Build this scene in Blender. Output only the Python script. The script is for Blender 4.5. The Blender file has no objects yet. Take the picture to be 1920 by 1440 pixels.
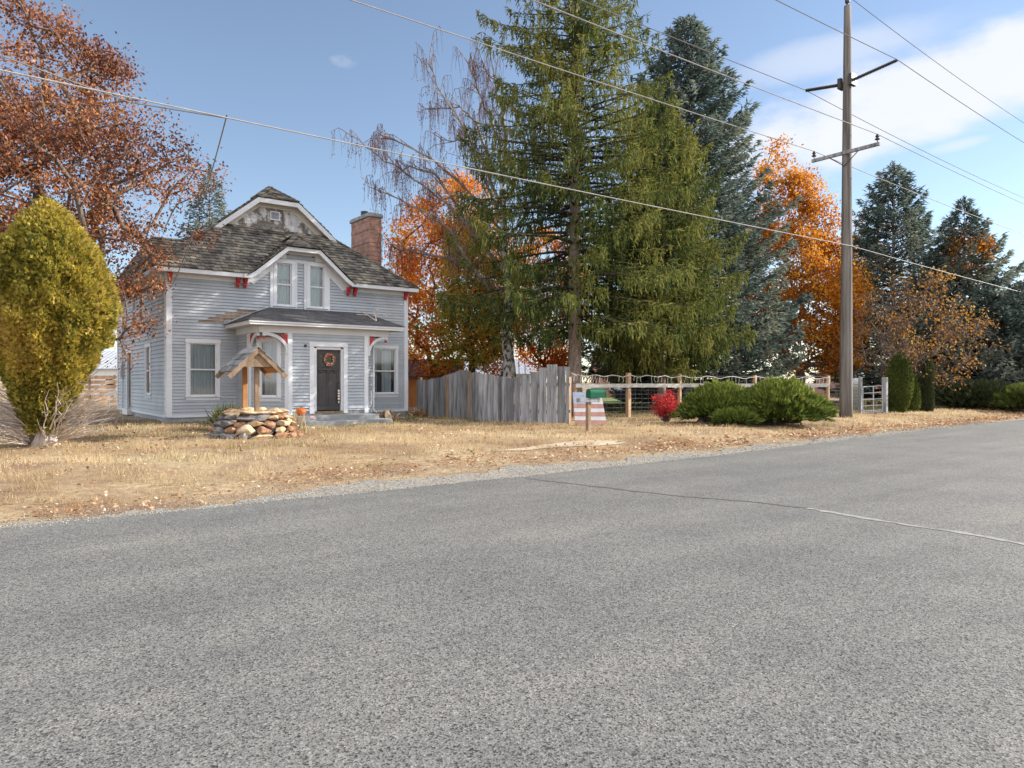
import bpy, math, random
import numpy as np
from mathutils import Vector, Matrix
R = random.Random(7); NR = np.random.default_rng(11)
scn = bpy.context.scene
COL = scn.collection
YAW = math.radians(37.1); CY, SY = math.cos(YAW), math.sin(YAW); F = 1350.0; H0 = 1.6
# world axes: +X runs along the street front of the house, +Y away from the road, metres
def at(px, d):                      # bearing (photo column) and distance along the view axis -> ground x, y
    X = (px-960)/F*d
    return (CY*X+SY*d, -SY*X+CY*d)
def zat(py, d): return H0+(715-py)*d/F
CAMR = (CY, -SY); CAMF = (SY, CY)
def sm(a, b, x):
    t = np.clip((x-a)/(b-a), 0, 1); return t*t*(3-2*t)
def road_edge(s): return np.interp(s, [-60,-2,7,13,20,27,36,60,200],[9.6,9.55,9.5,9.7,10.25,10.75,11.15,12.0,17])
def shoulder(s): return np.interp(s, [-60,0,2,4,7,12,16,22,30,60],[.15,.15,.3,.95,1.35,1.0,.85,.6,.3,.3])
def zg(s, t):
    e = road_edge(s)
    return .2*sm(e+.3, e+3.8, t)+.08*sm(19.5, 24.5, t)*(1-sm(13,22,s))
# ------------------------------------------------------------------ materials
def newmat(name):
    m = bpy.data.materials.new(name); m.use_nodes = True
    nt = m.node_tree; nt.nodes.clear()
    out = nt.nodes.new('ShaderNodeOutputMaterial')
    return m, nt, out
def nd(nt, t, **kw):
    n = nt.nodes.new(t)
    for k, v in kw.items():
        if k in n.inputs: n.inputs[k].default_value = v
        else: setattr(n, k, v)
    return n
def ramp(nt, fac, stops):
    r = nt.nodes.new('ShaderNodeValToRGB'); cr = r.color_ramp
    while len(cr.elements) > 1: cr.elements.remove(cr.elements[-1])
    cr.elements[0].position = stops[0][0]; cr.elements[0].color = (*stops[0][1], 1)
    for p, c in stops[1:]:
        e = cr.elements.new(p); e.color = (*c, 1)
    nt.links.new(fac, r.inputs['Fac']); return r
def coords(nt, scale=(1,1,1)):
    tc = nt.nodes.new('ShaderNodeTexCoord'); mp = nt.nodes.new('ShaderNodeMapping')
    mp.inputs['Scale'].default_value = scale
    nt.links.new(tc.outputs['Object'], mp.inputs['Vector']); return mp.outputs['Vector']
def noise(nt, vec, scale, detail=6, rough=.6):
    n = nd(nt, 'ShaderNodeTexNoise', Scale=scale, Detail=detail, Roughness=rough)
    nt.links.new(vec, n.inputs['Vector']); return n.outputs['Fac']
def mixc(nt, fac, a, b, mode='MIX'):
    m = nt.nodes.new('ShaderNodeMix'); m.data_type = 'RGBA'; m.blend_type = mode
    for s, v in ((m.inputs[0], fac), (m.inputs[6], a), (m.inputs[7], b)):
        if hasattr(v, 'links'): nt.links.new(v, s)
        elif isinstance(v, (int, float)): s.default_value = v
        else: s.default_value = (*v, 1)
    return m.outputs[2]
def bump(nt, h, strength, dist):
    b = nd(nt, 'ShaderNodeBump', Strength=strength, Distance=dist)
    nt.links.new(h, b.inputs['Height']); return b.outputs['Normal']
def pm(name, stops, scale=4, stretch=(1,1,1), rough=.7, bs=.3, bd=.01, fine=None, island=0, detail=7, metal=0):
    m, nt, out = newmat(name)
    v = coords(nt, stretch); n = noise(nt, v, scale, detail)
    c = ramp(nt, n, stops).outputs['Color']
    if island:
        g = nt.nodes.new('ShaderNodeNewGeometry')
        rr = ramp(nt, g.outputs['Random Per Island'], [(0,(1-island,)*3),(1,(1+island,)*3)])
        c = mixc(nt, 1.0, c, rr.outputs['Color'], 'MULTIPLY')
    b = nd(nt, 'ShaderNodeBsdfPrincipled', Roughness=rough, Metallic=metal)
    b.inputs['Specular IOR Level'].default_value = .35
    nt.links.new(c, b.inputs['Base Color'])
    h = noise(nt, v, fine or scale*4, 5)
    if bs: nt.links.new(bump(nt, h, bs, bd), b.inputs['Normal'])
    nt.links.new(b.outputs[0], out.inputs[0]); return m
def leafmat(name, stops, trans=.35, rough=.6):
    m, nt, out = newmat(name)
    a = nt.nodes.new('ShaderNodeAttribute'); a.attribute_name = 'tint'
    c = ramp(nt, a.outputs['Fac'], stops).outputs['Color']
    d = nd(nt, 'ShaderNodeBsdfPrincipled', Roughness=rough); d.inputs['Specular IOR Level'].default_value = .25
    t = nt.nodes.new('ShaderNodeBsdfTranslucent')
    nt.links.new(c, d.inputs['Base Color']); nt.links.new(c, t.inputs['Color'])
    mx = nd(nt, 'ShaderNodeMixShader'); mx.inputs[0].default_value = trans
    nt.links.new(d.outputs[0], mx.inputs[1]); nt.links.new(t.outputs[0], mx.inputs[2])
    nt.links.new(mx.outputs[0], out.inputs[0]); return m
M = {}
def paint(name, col, peel=(.25,.2,.15), amt=.66, dirt=.12):
    m, nt, out = newmat(name)
    v = coords(nt); v2 = coords(nt, (1,1,7))
    n1 = noise(nt, v, 1.3, 6); n2 = noise(nt, v2, 5.5, 9, .72)
    c = ramp(nt, n1, [(.3, tuple(x*(1-dirt) for x in col)), (.7, col)]).outputs['Color']
    g = nt.nodes.new('ShaderNodeNewGeometry')
    rr = ramp(nt, g.outputs['Random Per Island'], [(0,(.93,)*3),(1,(1.05,)*3)])
    c = mixc(nt, 1.0, c, rr.outputs['Color'], 'MULTIPLY')
    pk = ramp(nt, n2, [(amt, (0,0,0)), (amt+.03, (1,1,1))]).outputs['Color']
    c = mixc(nt, pk, c, peel)
    b = nd(nt, 'ShaderNodeBsdfPrincipled', Roughness=.6); b.inputs['Specular IOR Level'].default_value = .3
    nt.links.new(c, b.inputs['Base Color'])
    nt.links.new(bump(nt, noise(nt, v2, 18, 5), .25, .006), b.inputs['Normal'])
    nt.links.new(b.outputs[0], out.inputs[0]); return m
M['siding'] = paint('gray_siding_paint', (.45,.485,.53), (.25,.225,.20), .64, .2)
M['white'] = paint('white_trim_paint', (.66,.68,.72), (.35,.3,.25), .74, .1)
M['soffit'] = paint('cream_soffit_paint', (.62,.58,.52), (.4,.33,.25), .8, .12)
M['red'] = pm('red_bracket_paint', [(.35,(.38,.025,.03)),(.7,(.52,.05,.055))], 12, rough=.5, bs=.1)
M['shake'] = pm('weathered_wood_shakes', [(.25,(.062,.055,.05)),(.45,(.125,.113,.10)),(.6,(.19,.17,.14)),(.75,(.16,.15,.10))], 1.4, island=.55, fine=45, bs=.6, bd=.01, rough=.9)
M['asphshingle'] = pm('charcoal_shingles', [(.3,(.055,.055,.062)),(.7,(.105,.10,.105))], 9, island=.25, fine=120, bs=.5, bd=.004, rough=.9)
M['rooffelt'] = pm('dark_roof_underlay', [(.3,(.03,.03,.028)),(.7,(.05,.048,.04))], 4)
M['gshingle'] = pm('peeling_gable_shingles', [(.3,(.10,.085,.07)),(.47,(.2,.18,.16)),(.53,(.52,.52,.53)),(.8,(.6,.6,.62))], 4.5, stretch=(1,1,.5), island=.15, detail=10, fine=30, rough=.8)
M['found'] = pm('foundation_concrete', [(.3,(.27,.29,.31)),(.7,(.42,.45,.48))], 3, fine=30, rough=.9)
M['concrete'] = pm('gray_step_concrete', [(.3,(.17,.18,.19)),(.55,(.27,.28,.29)),(.75,(.36,.35,.33))], 3.2, stretch=(1,1,2), fine=50, rough=.9, bs=.4)
M['brick'] = None
M['graywood'] = pm('weathered_gray_wood', [(.28,(.06,.058,.058)),(.5,(.20,.203,.215)),(.74,(.34,.345,.365))], 3, stretch=(3,3,.35), island=.4, fine=26, bs=.5, rough=.9, detail=9)
M['brownwood'] = pm('brown_old_wood', [(.25,(.11,.075,.045)),(.55,(.24,.17,.115)),(.8,(.34,.27,.2))], 5, stretch=(2,2,.5), island=.3, fine=40, bs=.5, rough=.9)
M['newwood'] = pm('orange_pine_wood', [(.3,(.34,.15,.05)),(.7,(.55,.28,.10))], 4, stretch=(3,3,.3), fine=40, rough=.75)
M['pole'] = pm('utility_pole_wood', [(.3,(.055,.048,.045)),(.5,(.145,.13,.12)),(.72,(.25,.225,.205))], 2.6, stretch=(4,4,.16), fine=14, bs=.6, bd=.02, rough=.9, detail=9)
M['postwood'] = pm('fence_post_wood', [(.3,(.36,.22,.13)),(.7,(.55,.38,.25))], 4, stretch=(3,3,.3), fine=40)
M['railwood'] = pm('pale_rail_wood', [(.3,(.33,.31,.28)),(.7,(.62,.60,.56))], 5, stretch=(.5,.5,3), fine=40)
M['metal'] = pm('galvanised_metal', [(.3,(.35,.37,.40)),(.7,(.50,.52,.56))], 5, rough=.45, metal=.3, bs=.05)
M['darkmetal'] = pm('dark_metal', [(.3,(.03,.03,.035)),(.7,(.06,.06,.065))], 5, rough=.5, bs=.05)
M['wire'] = pm('wire', [(.3,(.12,.12,.13)),(.7,(.2,.2,.21))], 5, rough=.5, bs=0)
M['cable'] = pm('pale_cable', [(.3,(.24,.23,.22)),(.7,(.38,.36,.34))], 3, rough=.5, bs=0)
M['lightwire'] = pm('white_light_string', [(.3,(.65,.62,.55)),(.7,(.8,.78,.72))], 3, rough=.5, bs=0)
M['green'] = pm('green_mailbox_paint', [(.3,(.003,.07,.035)),(.7,(.005,.105,.052))], 5, rough=.35, bs=.05)
M['brownstone'] = pm('rust_stone', [(.3,(.09,.05,.035)),(.5,(.24,.125,.07)),(.72,(.40,.26,.17))], 8, island=.35, fine=20, bs=.8, bd=.02, rough=.9)
M['greystone'] = pm('gray_stone', [(.3,(.055,.055,.06)),(.5,(.16,.155,.16)),(.72,(.31,.27,.24))], 8, island=.35, fine=20, bs=.8, bd=.02, rough=.9)
M['palestone'] = pm('cream_stone', [(.3,(.22,.13,.07)),(.48,(.42,.31,.19)),(.72,(.55,.45,.32))], 7, island=.3, fine=20, bs=.8, bd=.02, rough=.9)
M['pumpkin'] = pm('pumpkin_skin', [(.3,(.55,.10,.012)),(.7,(.75,.17,.02))], 4, rough=.45, bs=.1)
M['bark'] = pm('gray_brown_bark', [(.25,(.05,.038,.03)),(.5,(.14,.105,.085)),(.75,(.26,.215,.185))], 4, stretch=(3,3,.7), fine=14, bs=1, bd=.04, rough=.95)
M['sprucebark'] = pm('spruce_bark', [(.25,(.12,.085,.065)),(.5,(.29,.22,.18)),(.75,(.42,.34,.29))], 5, stretch=(2,2,1), fine=18, bs=1, bd=.03, rough=.95)
M['darkbark'] = pm('dark_bark', [(.3,(.035,.028,.024)),(.7,(.09,.07,.06))], 5, stretch=(2,2,.6), fine=18, bs=.6, bd=.03, rough=.95)
M['greytwig'] = pm('gray_dead_twigs', [(.3,(.32,.26,.22)),(.7,(.55,.47,.42))], 5, rough=.9, bs=0)
M['birch'] = pm('white_birch_bark', [(.45,(.03,.027,.025)),(.51,(.48,.45,.42)),(.7,(.66,.64,.62))], 3.2, stretch=(1.4,1.4,1.1), fine=20, bs=.5, bd=.02, rough=.8, detail=8)
M['birchlimb'] = pm('pale_birch_limbs', [(.3,(.13,.095,.08)),(.7,(.36,.31,.28))], 4, bs=0, rough=.8)
M['birchtwig'] = pm('red_brown_birch_twigs', [(.3,(.09,.05,.045)),(.7,(.17,.095,.08))], 5, bs=0, rough=.8)
M['doorpaint'] = pm('charcoal_door_paint', [(.3,(.042,.038,.040)),(.7,(.062,.056,.058))], 3, rough=.45, bs=.08)
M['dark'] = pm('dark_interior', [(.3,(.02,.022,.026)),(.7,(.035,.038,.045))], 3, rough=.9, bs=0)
M['lace'] = pm('pale_curtain', [(.3,(.30,.35,.38)),(.7,(.56,.61,.64))], 2.6, stretch=(9,9,.25), rough=.9, bs=.2, fine=9)
M['tealcurtain'] = pm('teal_curtain', [(.3,(.15,.25,.27)),(.55,(.30,.45,.46)),(.8,(.5,.6,.52))], 2.4, stretch=(6,6,.5), rough=.9, bs=.2)
M['straw'] = None
def glass(name):
    m, nt, out = newmat(name)
    fr = nd(nt, 'ShaderNodeFresnel', IOR=1.55)
    mr = nt.nodes.new('ShaderNodeMapRange'); mr.inputs['To Min'].default_value=.10; mr.inputs['To Max'].default_value=.9
    nt.links.new(fr.outputs[0], mr.inputs['Value'])
    tr = nd(nt, 'ShaderNodeBsdfTransparent'); tr.inputs[0].default_value = (.86,.9,.92,1)
    gl = nd(nt, 'ShaderNodeBsdfGlossy', Roughness=.04)
    mx = nd(nt, 'ShaderNodeMixShader')
    nt.links.new(mr.outputs[0], mx.inputs[0]); nt.links.new(tr.outputs[0], mx.inputs[1]); nt.links.new(gl.outputs[0], mx.inputs[2])
    nt.links.new(mx.outputs[0], out.inputs[0]); return m
M['glass'] = glass('window_glass')
def brickmat():
    m, nt, out = newmat('worn_brick')
    v = coords(nt); sp = nt.nodes.new('ShaderNodeSeparateXYZ'); nt.links.new(v, sp.inputs[0])
    ad = nd(nt, 'ShaderNodeMath', operation='ADD'); nt.links.new(sp.outputs[0], ad.inputs[0]); nt.links.new(sp.outputs[1], ad.inputs[1])
    cb = nt.nodes.new('ShaderNodeCombineXYZ'); nt.links.new(ad.outputs[0], cb.inputs[0]); nt.links.new(sp.outputs[2], cb.inputs[1])
    b = nd(nt, 'ShaderNodeTexBrick', Scale=1.0); b.inputs['Brick Width'].default_value=.42; b.inputs['Row Height'].default_value=.20
    b.inputs['Mortar Size'].default_value=.012; b.inputs['Mortar Smooth'].default_value=.3
    b.inputs['Color1'].default_value=(.40,.20,.15,1); b.inputs['Color2'].default_value=(.26,.135,.105,1); b.inputs['Mortar'].default_value=(.22,.16,.13,1)
    nt.links.new(cb.outputs[0], b.inputs['Vector'])
    c = mixc(nt, .55, b.outputs['Color'], ramp(nt, noise(nt, v, 5, 8), [(.3,(.14,.09,.08)),(.6,(.44,.26,.2)),(.8,(.6,.45,.38))]).outputs['Color'])
    p = nd(nt, 'ShaderNodeBsdfPrincipled', Roughness=.9); nt.links.new(c, p.inputs['Base Color'])
    iv = nd(nt, 'ShaderNodeMath', operation='SUBTRACT'); iv.inputs[0].default_value=1; nt.links.new(b.outputs['Fac'], iv.inputs[1])
    nt.links.new(bump(nt, iv.outputs[0], .6, .015), p.inputs['Normal'])
    nt.links.new(p.outputs[0], out.inputs[0]); return m
M['brick'] = brickmat()
def asphaltmat():
    m, nt, out = newmat('chip_seal_asphalt')
    v = coords(nt)
    vo = nd(nt, 'ShaderNodeTexVoronoi', Scale=105.0); nt.links.new(v, vo.inputs['Vector'])
    hsv = nt.nodes.new('ShaderNodeSeparateColor'); nt.links.new(vo.outputs['Color'], hsv.inputs[0])
    c = ramp(nt, hsv.outputs[0], [(0,(.03,.03,.03)),(.15,(.07,.07,.069)),(.28,(.135,.134,.131)),(.7,(.172,.170,.165)),(.92,(.21,.206,.197)),(1,(.27,.264,.25))]).outputs['Color']
    n = noise(nt, v, 46, 5, .65)
    c = mixc(nt, 1.0, c, ramp(nt, n, [(.33,(.52,.52,.53)),(.48,(.98,.98,.98)),(.7,(1.2,1.19,1.16))]).outputs['Color'], 'MULTIPLY')
    v2 = coords(nt, (.12,.9,1))
    c = mixc(nt, 1.0, c, ramp(nt, noise(nt, v2, 1.1, 3), [(.3,(.80,.81,.83)),(.7,(1.12,1.11,1.09))]).outputs['Color'], 'MULTIPLY')
    c = mixc(nt, 1.0, c, ramp(nt, noise(nt, v, .7, 7, .65), [(.3,(.84,.85,.86)),(.7,(1.12,1.11,1.08))]).outputs['Color'], 'MULTIPLY')
    p = nd(nt, 'ShaderNodeBsdfPrincipled', Roughness=.85); p.inputs['Specular IOR Level'].default_value=.25
    nt.links.new(c, p.inputs['Base Color'])
    h = nd(nt, 'ShaderNodeMath', operation='ADD'); nt.links.new(vo.outputs['Distance'], h.inputs[0]); nt.links.new(n, h.inputs[1])
    nt.links.new(bump(nt, h.outputs[0], .45, .006), p.inputs['Normal'])
    nt.links.new(p.outputs[0], out.inputs[0]); return m
M['asphalt'] = asphaltmat()
def gravelmat():
    m, nt, out = newmat('roadside_gravel')
    v = coords(nt)
    vo = nd(nt, 'ShaderNodeTexVoronoi', Scale=45.0); nt.links.new(v, vo.inputs['Vector'])
    sc = nt.nodes.new('ShaderNodeSeparateColor'); nt.links.new(vo.outputs['Color'], sc.inputs[0])
    c = ramp(nt, sc.outputs[0], [(0,(.11,.10,.09)),(.3,(.19,.178,.157)),(.8,(.27,.25,.22)),(1,(.36,.34,.305))]).outputs['Color']
    c = mixc(nt, 1.0, c, ramp(nt, noise(nt, v, 1.6, 6), [(.3,(.78,.8,.84)),(.7,(1.12,1.08,1.0))]).outputs['Color'], 'MULTIPLY')
    p = nd(nt, 'ShaderNodeBsdfPrincipled', Roughness=.9); nt.links.new(c, p.inputs['Base Color'])
    nt.links.new(bump(nt, vo.outputs['Distance'], .6, .01), p.inputs['Normal'])
    nt.links.new(p.outputs[0], out.inputs[0]); return m
M['gravel'] = gravelmat()
def groundmat():
    m, nt, out = newmat('dry_grass_ground')
    v = coords(nt)
    c = ramp(nt, noise(nt, v, 9, 9, .7), [(.3,(.17,.12,.075)),(.5,(.33,.25,.155)),(.7,(.48,.38,.25))]).outputs['Color']
    c2 = ramp(nt, noise(nt, v, 30, 6, .7), [(.3,(.11,.075,.05)),(.55,(.25,.165,.105)),(.8,(.40,.31,.215))]).outputs['Color']
    f = ramp(nt, noise(nt, v, .55, 5), [(.4,(0,0,0)),(.62,(1,1,1))]).outputs['Color']
    c = mixc(nt, f, c, c2)
    p = nd(nt, 'ShaderNodeBsdfPrincipled', Roughness=.95); p.inputs['Specular IOR Level'].default_value=.1
    nt.links.new(c, p.inputs['Base Color'])
    nt.links.new(bump(nt, noise(nt, v, 22, 8, .7), .8, .03), p.inputs['Normal'])
    nt.links.new(p.outputs[0], out.inputs[0]); return m
M['ground'] = groundmat()
M['lawn'] = pm('green_lawn_soil', [(.3,(.08,.12,.03)),(.7,(.20,.24,.07))], 3, fine=30, bs=.8, bd=.03, rough=.95)
M['dirt'] = pm('pale_bare_dirt', [(.3,(.30,.24,.17)),(.7,(.47,.39,.29))], 4, fine=40, bs=.5, rough=.95)
M['tar'] = pm('dark_crack_sealant', [(.35,(.07,.07,.068)),(.65,(.11,.11,.108))], 9, rough=.8, bs=.2)
M['paleseal'] = pm('pale_crack_filler', [(.35,(.18,.18,.172)),(.65,(.28,.275,.26))], 12, rough=.9, bs=.2)
# ------------------------------------------------------------------ mesh helpers
LOC = {}
class MB:
    def __init__(s): s.v = []; s.f = []
    def add(s, vs, fs):
        b = len(s.v); s.v += [tuple(p) for p in vs]; s.f += [tuple(i+b for i in f) for f in fs]
    def quad(s, a, b, c, d): s.add([a,b,c,d], [(0,1,2,3)])
    def poly(s, pts): s.add(pts, [tuple(range(len(pts)))])
    def box(s, x0,x1,y0,y1,z0,z1):
        s.add([(x0,y0,z0),(x1,y0,z0),(x1,y1,z0),(x0,y1,z0),(x0,y0,z1),(x1,y0,z1),(x1,y1,z1),(x0,y1,z1)],
              [(3,2,1,0),(4,5,6,7),(0,1,5,4),(1,2,6,5),(2,3,7,6),(3,0,4,7)])
    def fbox(s, fr, x0,x1,y0,y1,z0,z1):          # box in a wall frame: x along wall, y outward, z up
        c = [fr(x,y,z) for z in (z0,z1) for x,y in ((x0,y0),(x1,y0),(x1,y1),(x0,y1))]
        s.add(c, [(3,2,1,0),(4,5,6,7),(0,1,5,4),(1,2,6,5),(2,3,7,6),(3,0,4,7)])
    def beam(s, a, b, w, h, up=(0,0,1)):
        a=Vector(a); b=Vector(b); d=(b-a).normalized(); u=Vector(up)
        if abs(d.dot(u))>.95: u=Vector((1,0,0))
        sd=d.cross(u).normalized()*w/2; uu=sd.cross(d).normalized()*h/2
        c=[p+q for p in (a,b) for q in (-sd-uu, sd-uu, sd+uu, -sd+uu)]
        s.add(c, [(0,1,2,3),(7,6,5,4),(0,4,5,1),(1,5,6,2),(2,6,7,3),(3,7,4,0)])
    def tube(s, pts, rad, n=7, cap=True):
        pts=[Vector(p) for p in pts]; k=len(pts)
        if not hasattr(rad,'__len__'): rad=[rad]*k
        d0=(pts[1]-pts[0]).normalized(); ref=Vector((0,0,1)) if abs(d0.z)<.9 else Vector((1,0,0))
        vs=[]; u=d0.cross(ref).normalized()
        for i,p in enumerate(pts):
            d=(pts[min(i+1,k-1)]-pts[max(i-1,0)]).normalized()
            u=(u-d*u.dot(d)).normalized(); w=d.cross(u)
            for j in range(n):
                a=2*math.pi*j/n; vs.append(p+(u*math.cos(a)+w*math.sin(a))*rad[i])
        fs=[(i*n+j, i*n+(j+1)%n, (i+1)*n+(j+1)%n, (i+1)*n+j) for i in range(k-1) for j in range(n)]
        if cap: fs += [tuple(range(n-1,-1,-1)), tuple((k-1)*n+j for j in range(n))]
        s.add(vs, fs)
    def prism(s, pts, off):                      # closed polygon extruded by vector off
        n=len(pts); o=Vector(off); a=[Vector(p) for p in pts]; b=[p+o for p in a]
        s.add(a+b, [tuple(range(n)), tuple(range(2*n-1,n-1,-1))]+[(i,i+n,(i+1)%n+n,(i+1)%n) for i in range(n)])
    def lathe(s, c, prof, n=16):
        c=Vector(c); k=len(prof)
        vs=[c+Vector((r*math.cos(2*math.pi*j/n), r*math.sin(2*math.pi*j/n), z)) for r,z in prof for j in range(n)]
        s.add(vs, [(i*n+j,i*n+(j+1)%n,(i+1)*n+(j+1)%n,(i+1)*n+j) for i in range(k-1) for j in range(n)])
def props(o, label=None, cat=None, group=None, kind=None):
    if label: o['label']=label
    if cat: o['category']=cat
    if group: o['group']=group
    if kind: o['kind']=kind
def empty(name, loc, label, cat, group=None):
    o=bpy.data.objects.new(name, None); o.empty_display_size=.3; o.location=loc; COL.objects.link(o)
    LOC[o]=Vector(loc); props(o,label,cat,group); return o
def place(name, me, mat, parent=None, base=None, smooth=False):
    """me holds world coordinates; shift so the object's origin is its base / its parent's origin"""
    org = LOC[parent] if parent is not None else Vector(base or (0,0,0))
    me.transform(Matrix.Translation(-org))
    me.materials.append(mat)
    if smooth: me.polygons.foreach_set('use_smooth', [True]*len(me.polygons))
    o=bpy.data.objects.new(name, me); COL.objects.link(o)
    if parent is not None: o.parent=parent
    else: o.location=org
    LOC[o]=org.copy(); return o
def build(mb, name, mat, parent=None, base=None, smooth=False, bevel=0):
    me=bpy.data.meshes.new(name); me.from_pydata([tuple(v) for v in mb.v], [], mb.f); me.update()
    o=place(name, me, M[mat] if isinstance(mat,str) else mat, parent, base, smooth)
    if bevel:
        b=o.modifiers.new('bevel','BEVEL'); b.width=bevel; b.segments=1; b.limit_method='ANGLE'
    return o
def npmesh(name, V, T, tint=None):
    me=bpy.data.meshes.new(name); me.vertices.add(len(V)); me.vertices.foreach_set('co', V.astype(np.float32).ravel())
    me.loops.add(T.size); me.loops.foreach_set('vertex_index', T.astype(np.int32).ravel())
    me.polygons.add(len(T)); me.polygons.foreach_set('loop_start', np.arange(0,T.size,3,dtype=np.int32))
    me.update(calc_edges=True)
    if tint is not None:
        a=me.attributes.new('tint','FLOAT','POINT'); a.data.foreach_set('value', tint.astype(np.float32))
    return me
def buildsplit(mb,name,mat,parent,**k):
    par=list(range(len(mb.v)))
    def fd(a):
        while par[a]!=a: par[a]=par[par[a]]; a=par[a]
        return a
    for f in mb.f:
        for i in f[1:]: par[fd(i)]=fd(f[0])
    gr={}
    for f in mb.f: gr.setdefault(fd(f[0]),[]).append(f)
    for fs in gr.values():
        idx=sorted({i for f in fs for i in f}); mp={i:j for j,i in enumerate(idx)}; m=MB(); m.add([mb.v[i] for i in idx],[tuple(mp[i] for i in f) for f in fs]); build(m,name,mat,parent,**k)
LEAF=(np.array([(0,0,0),(.45,.30,.07),(1,0,-.05),(.45,-.30,.07)],float), np.array([(0,1,2),(0,2,3)]))
TWIG=(np.array([(0,0,0),(.35,.5,0),(1,0,0),(.35,-.5,0),(.35,0,.5),(.35,0,-.5)],float), np.array([(0,1,2),(0,2,3),(0,4,2),(0,2,5)]))
BLADE=(np.array([(0,-.5,0),(0,.5,0),(1,0,0)],float), np.array([(0,1,2)]))
def _sprayt():
    v=[];f=[]
    for a,l in ((-.6,.75),(0,1),(.6,.75)):
        c,s=math.cos(a),math.sin(a); b=len(v)
        v+=[(0,0,0),(c*l*.55-s*.12,s*l*.55+c*.12,.05),(c*l,s*l,-.03),(c*l*.55+s*.12,s*l*.55-c*.12,.05)]
        f+=[(b,b+1,b+2),(b,b+2,b+3)]
    return np.array(v),np.array(f)
SPRAY=_sprayt()
def unit(a): return a/np.maximum(np.linalg.norm(a,axis=-1,keepdims=True),1e-9)
def scatter(tm, P, D, S, tint, roll=None):
    """instances of template tm at P along D; S (n,) or (n,3) scales"""
    n=len(P); D=unit(D); r=unit(NR.normal(size=(n,3))) if roll is None else unit(roll+NR.normal(size=(n,3))*.15)
    Yv=unit(np.cross(r,D)); Zv=np.cross(D,Yv)
    S=np.asarray(S,float); S=S[:,None]*np.ones(3) if S.ndim==1 else S
    L=tm[0][None]*S[:,None,:]
    V=P[:,None]+L[...,0:1]*D[:,None]+L[...,1:2]*Yv[:,None]+L[...,2:3]*Zv[:,None]
    k=len(tm[0]); T=tm[1][None]+(np.arange(n)*k)[:,None,None]
    return V.reshape(-1,3), T.reshape(-1,3), np.repeat(tint,k)
def joinm(parts):
    V=[];T=[];C=[];b=0
    for v,t,c in parts: V.append(v);T.append(t+b);C.append(c);b+=len(v)
    return np.concatenate(V),np.concatenate(T),np.concatenate(C)
def foliage(name, parts, mat, parent=None, base=None):
    V,T,C=joinm(parts); return place(name, npmesh(name,V,T,np.clip(C,0,1)), M[mat], parent, base)
def vnoise(P, sc, seed=0):           # cheap smooth pseudo-noise in 0..1
    r=np.random.default_rng(seed); k=r.normal(size=(6,3))*sc; ph=r.uniform(0,6.28,6)
    return .5+.5*np.tanh(np.sin(P@k.T+ph).sum(1)*.55)
# ------------------------------------------------------------------ ground, road
def grid(name, xs, ys, zf, mat, kind='structure'):
    X,Y=np.meshgrid(xs,ys); Z=zf(X,Y); V=np.stack([X,Y,Z],-1).reshape(-1,3); nx=len(xs)
    me=bpy.data.meshes.new(name)
    f=[(j*nx+i,j*nx+i+1,(j+1)*nx+i+1,(j+1)*nx+i) for j in range(len(ys)-1) for i in range(nx-1)]
    me.from_pydata(V.tolist(),[],f); me.update()
    o=place(name,me,M[mat],smooth=True); props(o,kind=kind); return o
xs=np.concatenate([[-900,-300,-100,-50,-30],np.arange(-20,50,.45),[55,70,100,200,400,900]])
ys=np.concatenate([[-900,-300,-100,-30,-10,0,5,8,9,9.3],np.arange(9.6,30,.4),[35,45,60,100,200,400,900]])
def gz(X,Y):
    n=.018*np.sin(X*1.9+np.sin(Y*1.3))+.014*np.sin(Y*2.7+X*.8)
    return zg(X,Y)+n*sm(road_edge(X)+.4,road_edge(X)+1.6,Y)-.012
grid('ground',xs,ys,gz,'ground')
def strip(name, ss, e0, e1, z, mat, kind='structure', jag=0, zfun=None):
    V=[];f=[]
    for i,s in enumerate(ss):
        a=e0(s)+R.uniform(-jag,jag); b=e1(s)+R.uniform(-jag,jag)
        for q in range(5):
            t=a+(b-a)*q/4; V.append((s,t,(zfun(s,t) if zfun else 0)+z))
    for i in range(len(ss)-1):
        for q in range(4):
            k=i*5+q; f.append((k,k+1,k+6,k+5))
    me=bpy.data.meshes.new(name); me.from_pydata([tuple(map(float,v)) for v in V],[],[g[::-1] for g in f]); me.update()
    o=place(name,me,M[mat]); props(o,kind=kind); return o
ss=np.concatenate([[-300,-100,-40],np.arange(-15,50,.12),[60,80,120,200,400]])
strip('gravel_shoulder',ss,lambda s:road_edge(s)-.4,lambda s:road_edge(s)+shoulder(s)*.72+.12*math.sin(s*1.7)+.08*math.sin(s*4.1),.004,'gravel',jag=.13,zfun=lambda s,t: float(zg(s,t))*.97+.003)
strip('road',ss,lambda s:-5.5,lambda s:road_edge(s)+.03*math.sin(s*2.3),.010,'asphalt',jag=.025)
strip('far_gravel_shoulder',ss,lambda s:-7.2,lambda s:-5.3,.004,'gravel',jag=.05)
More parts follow.
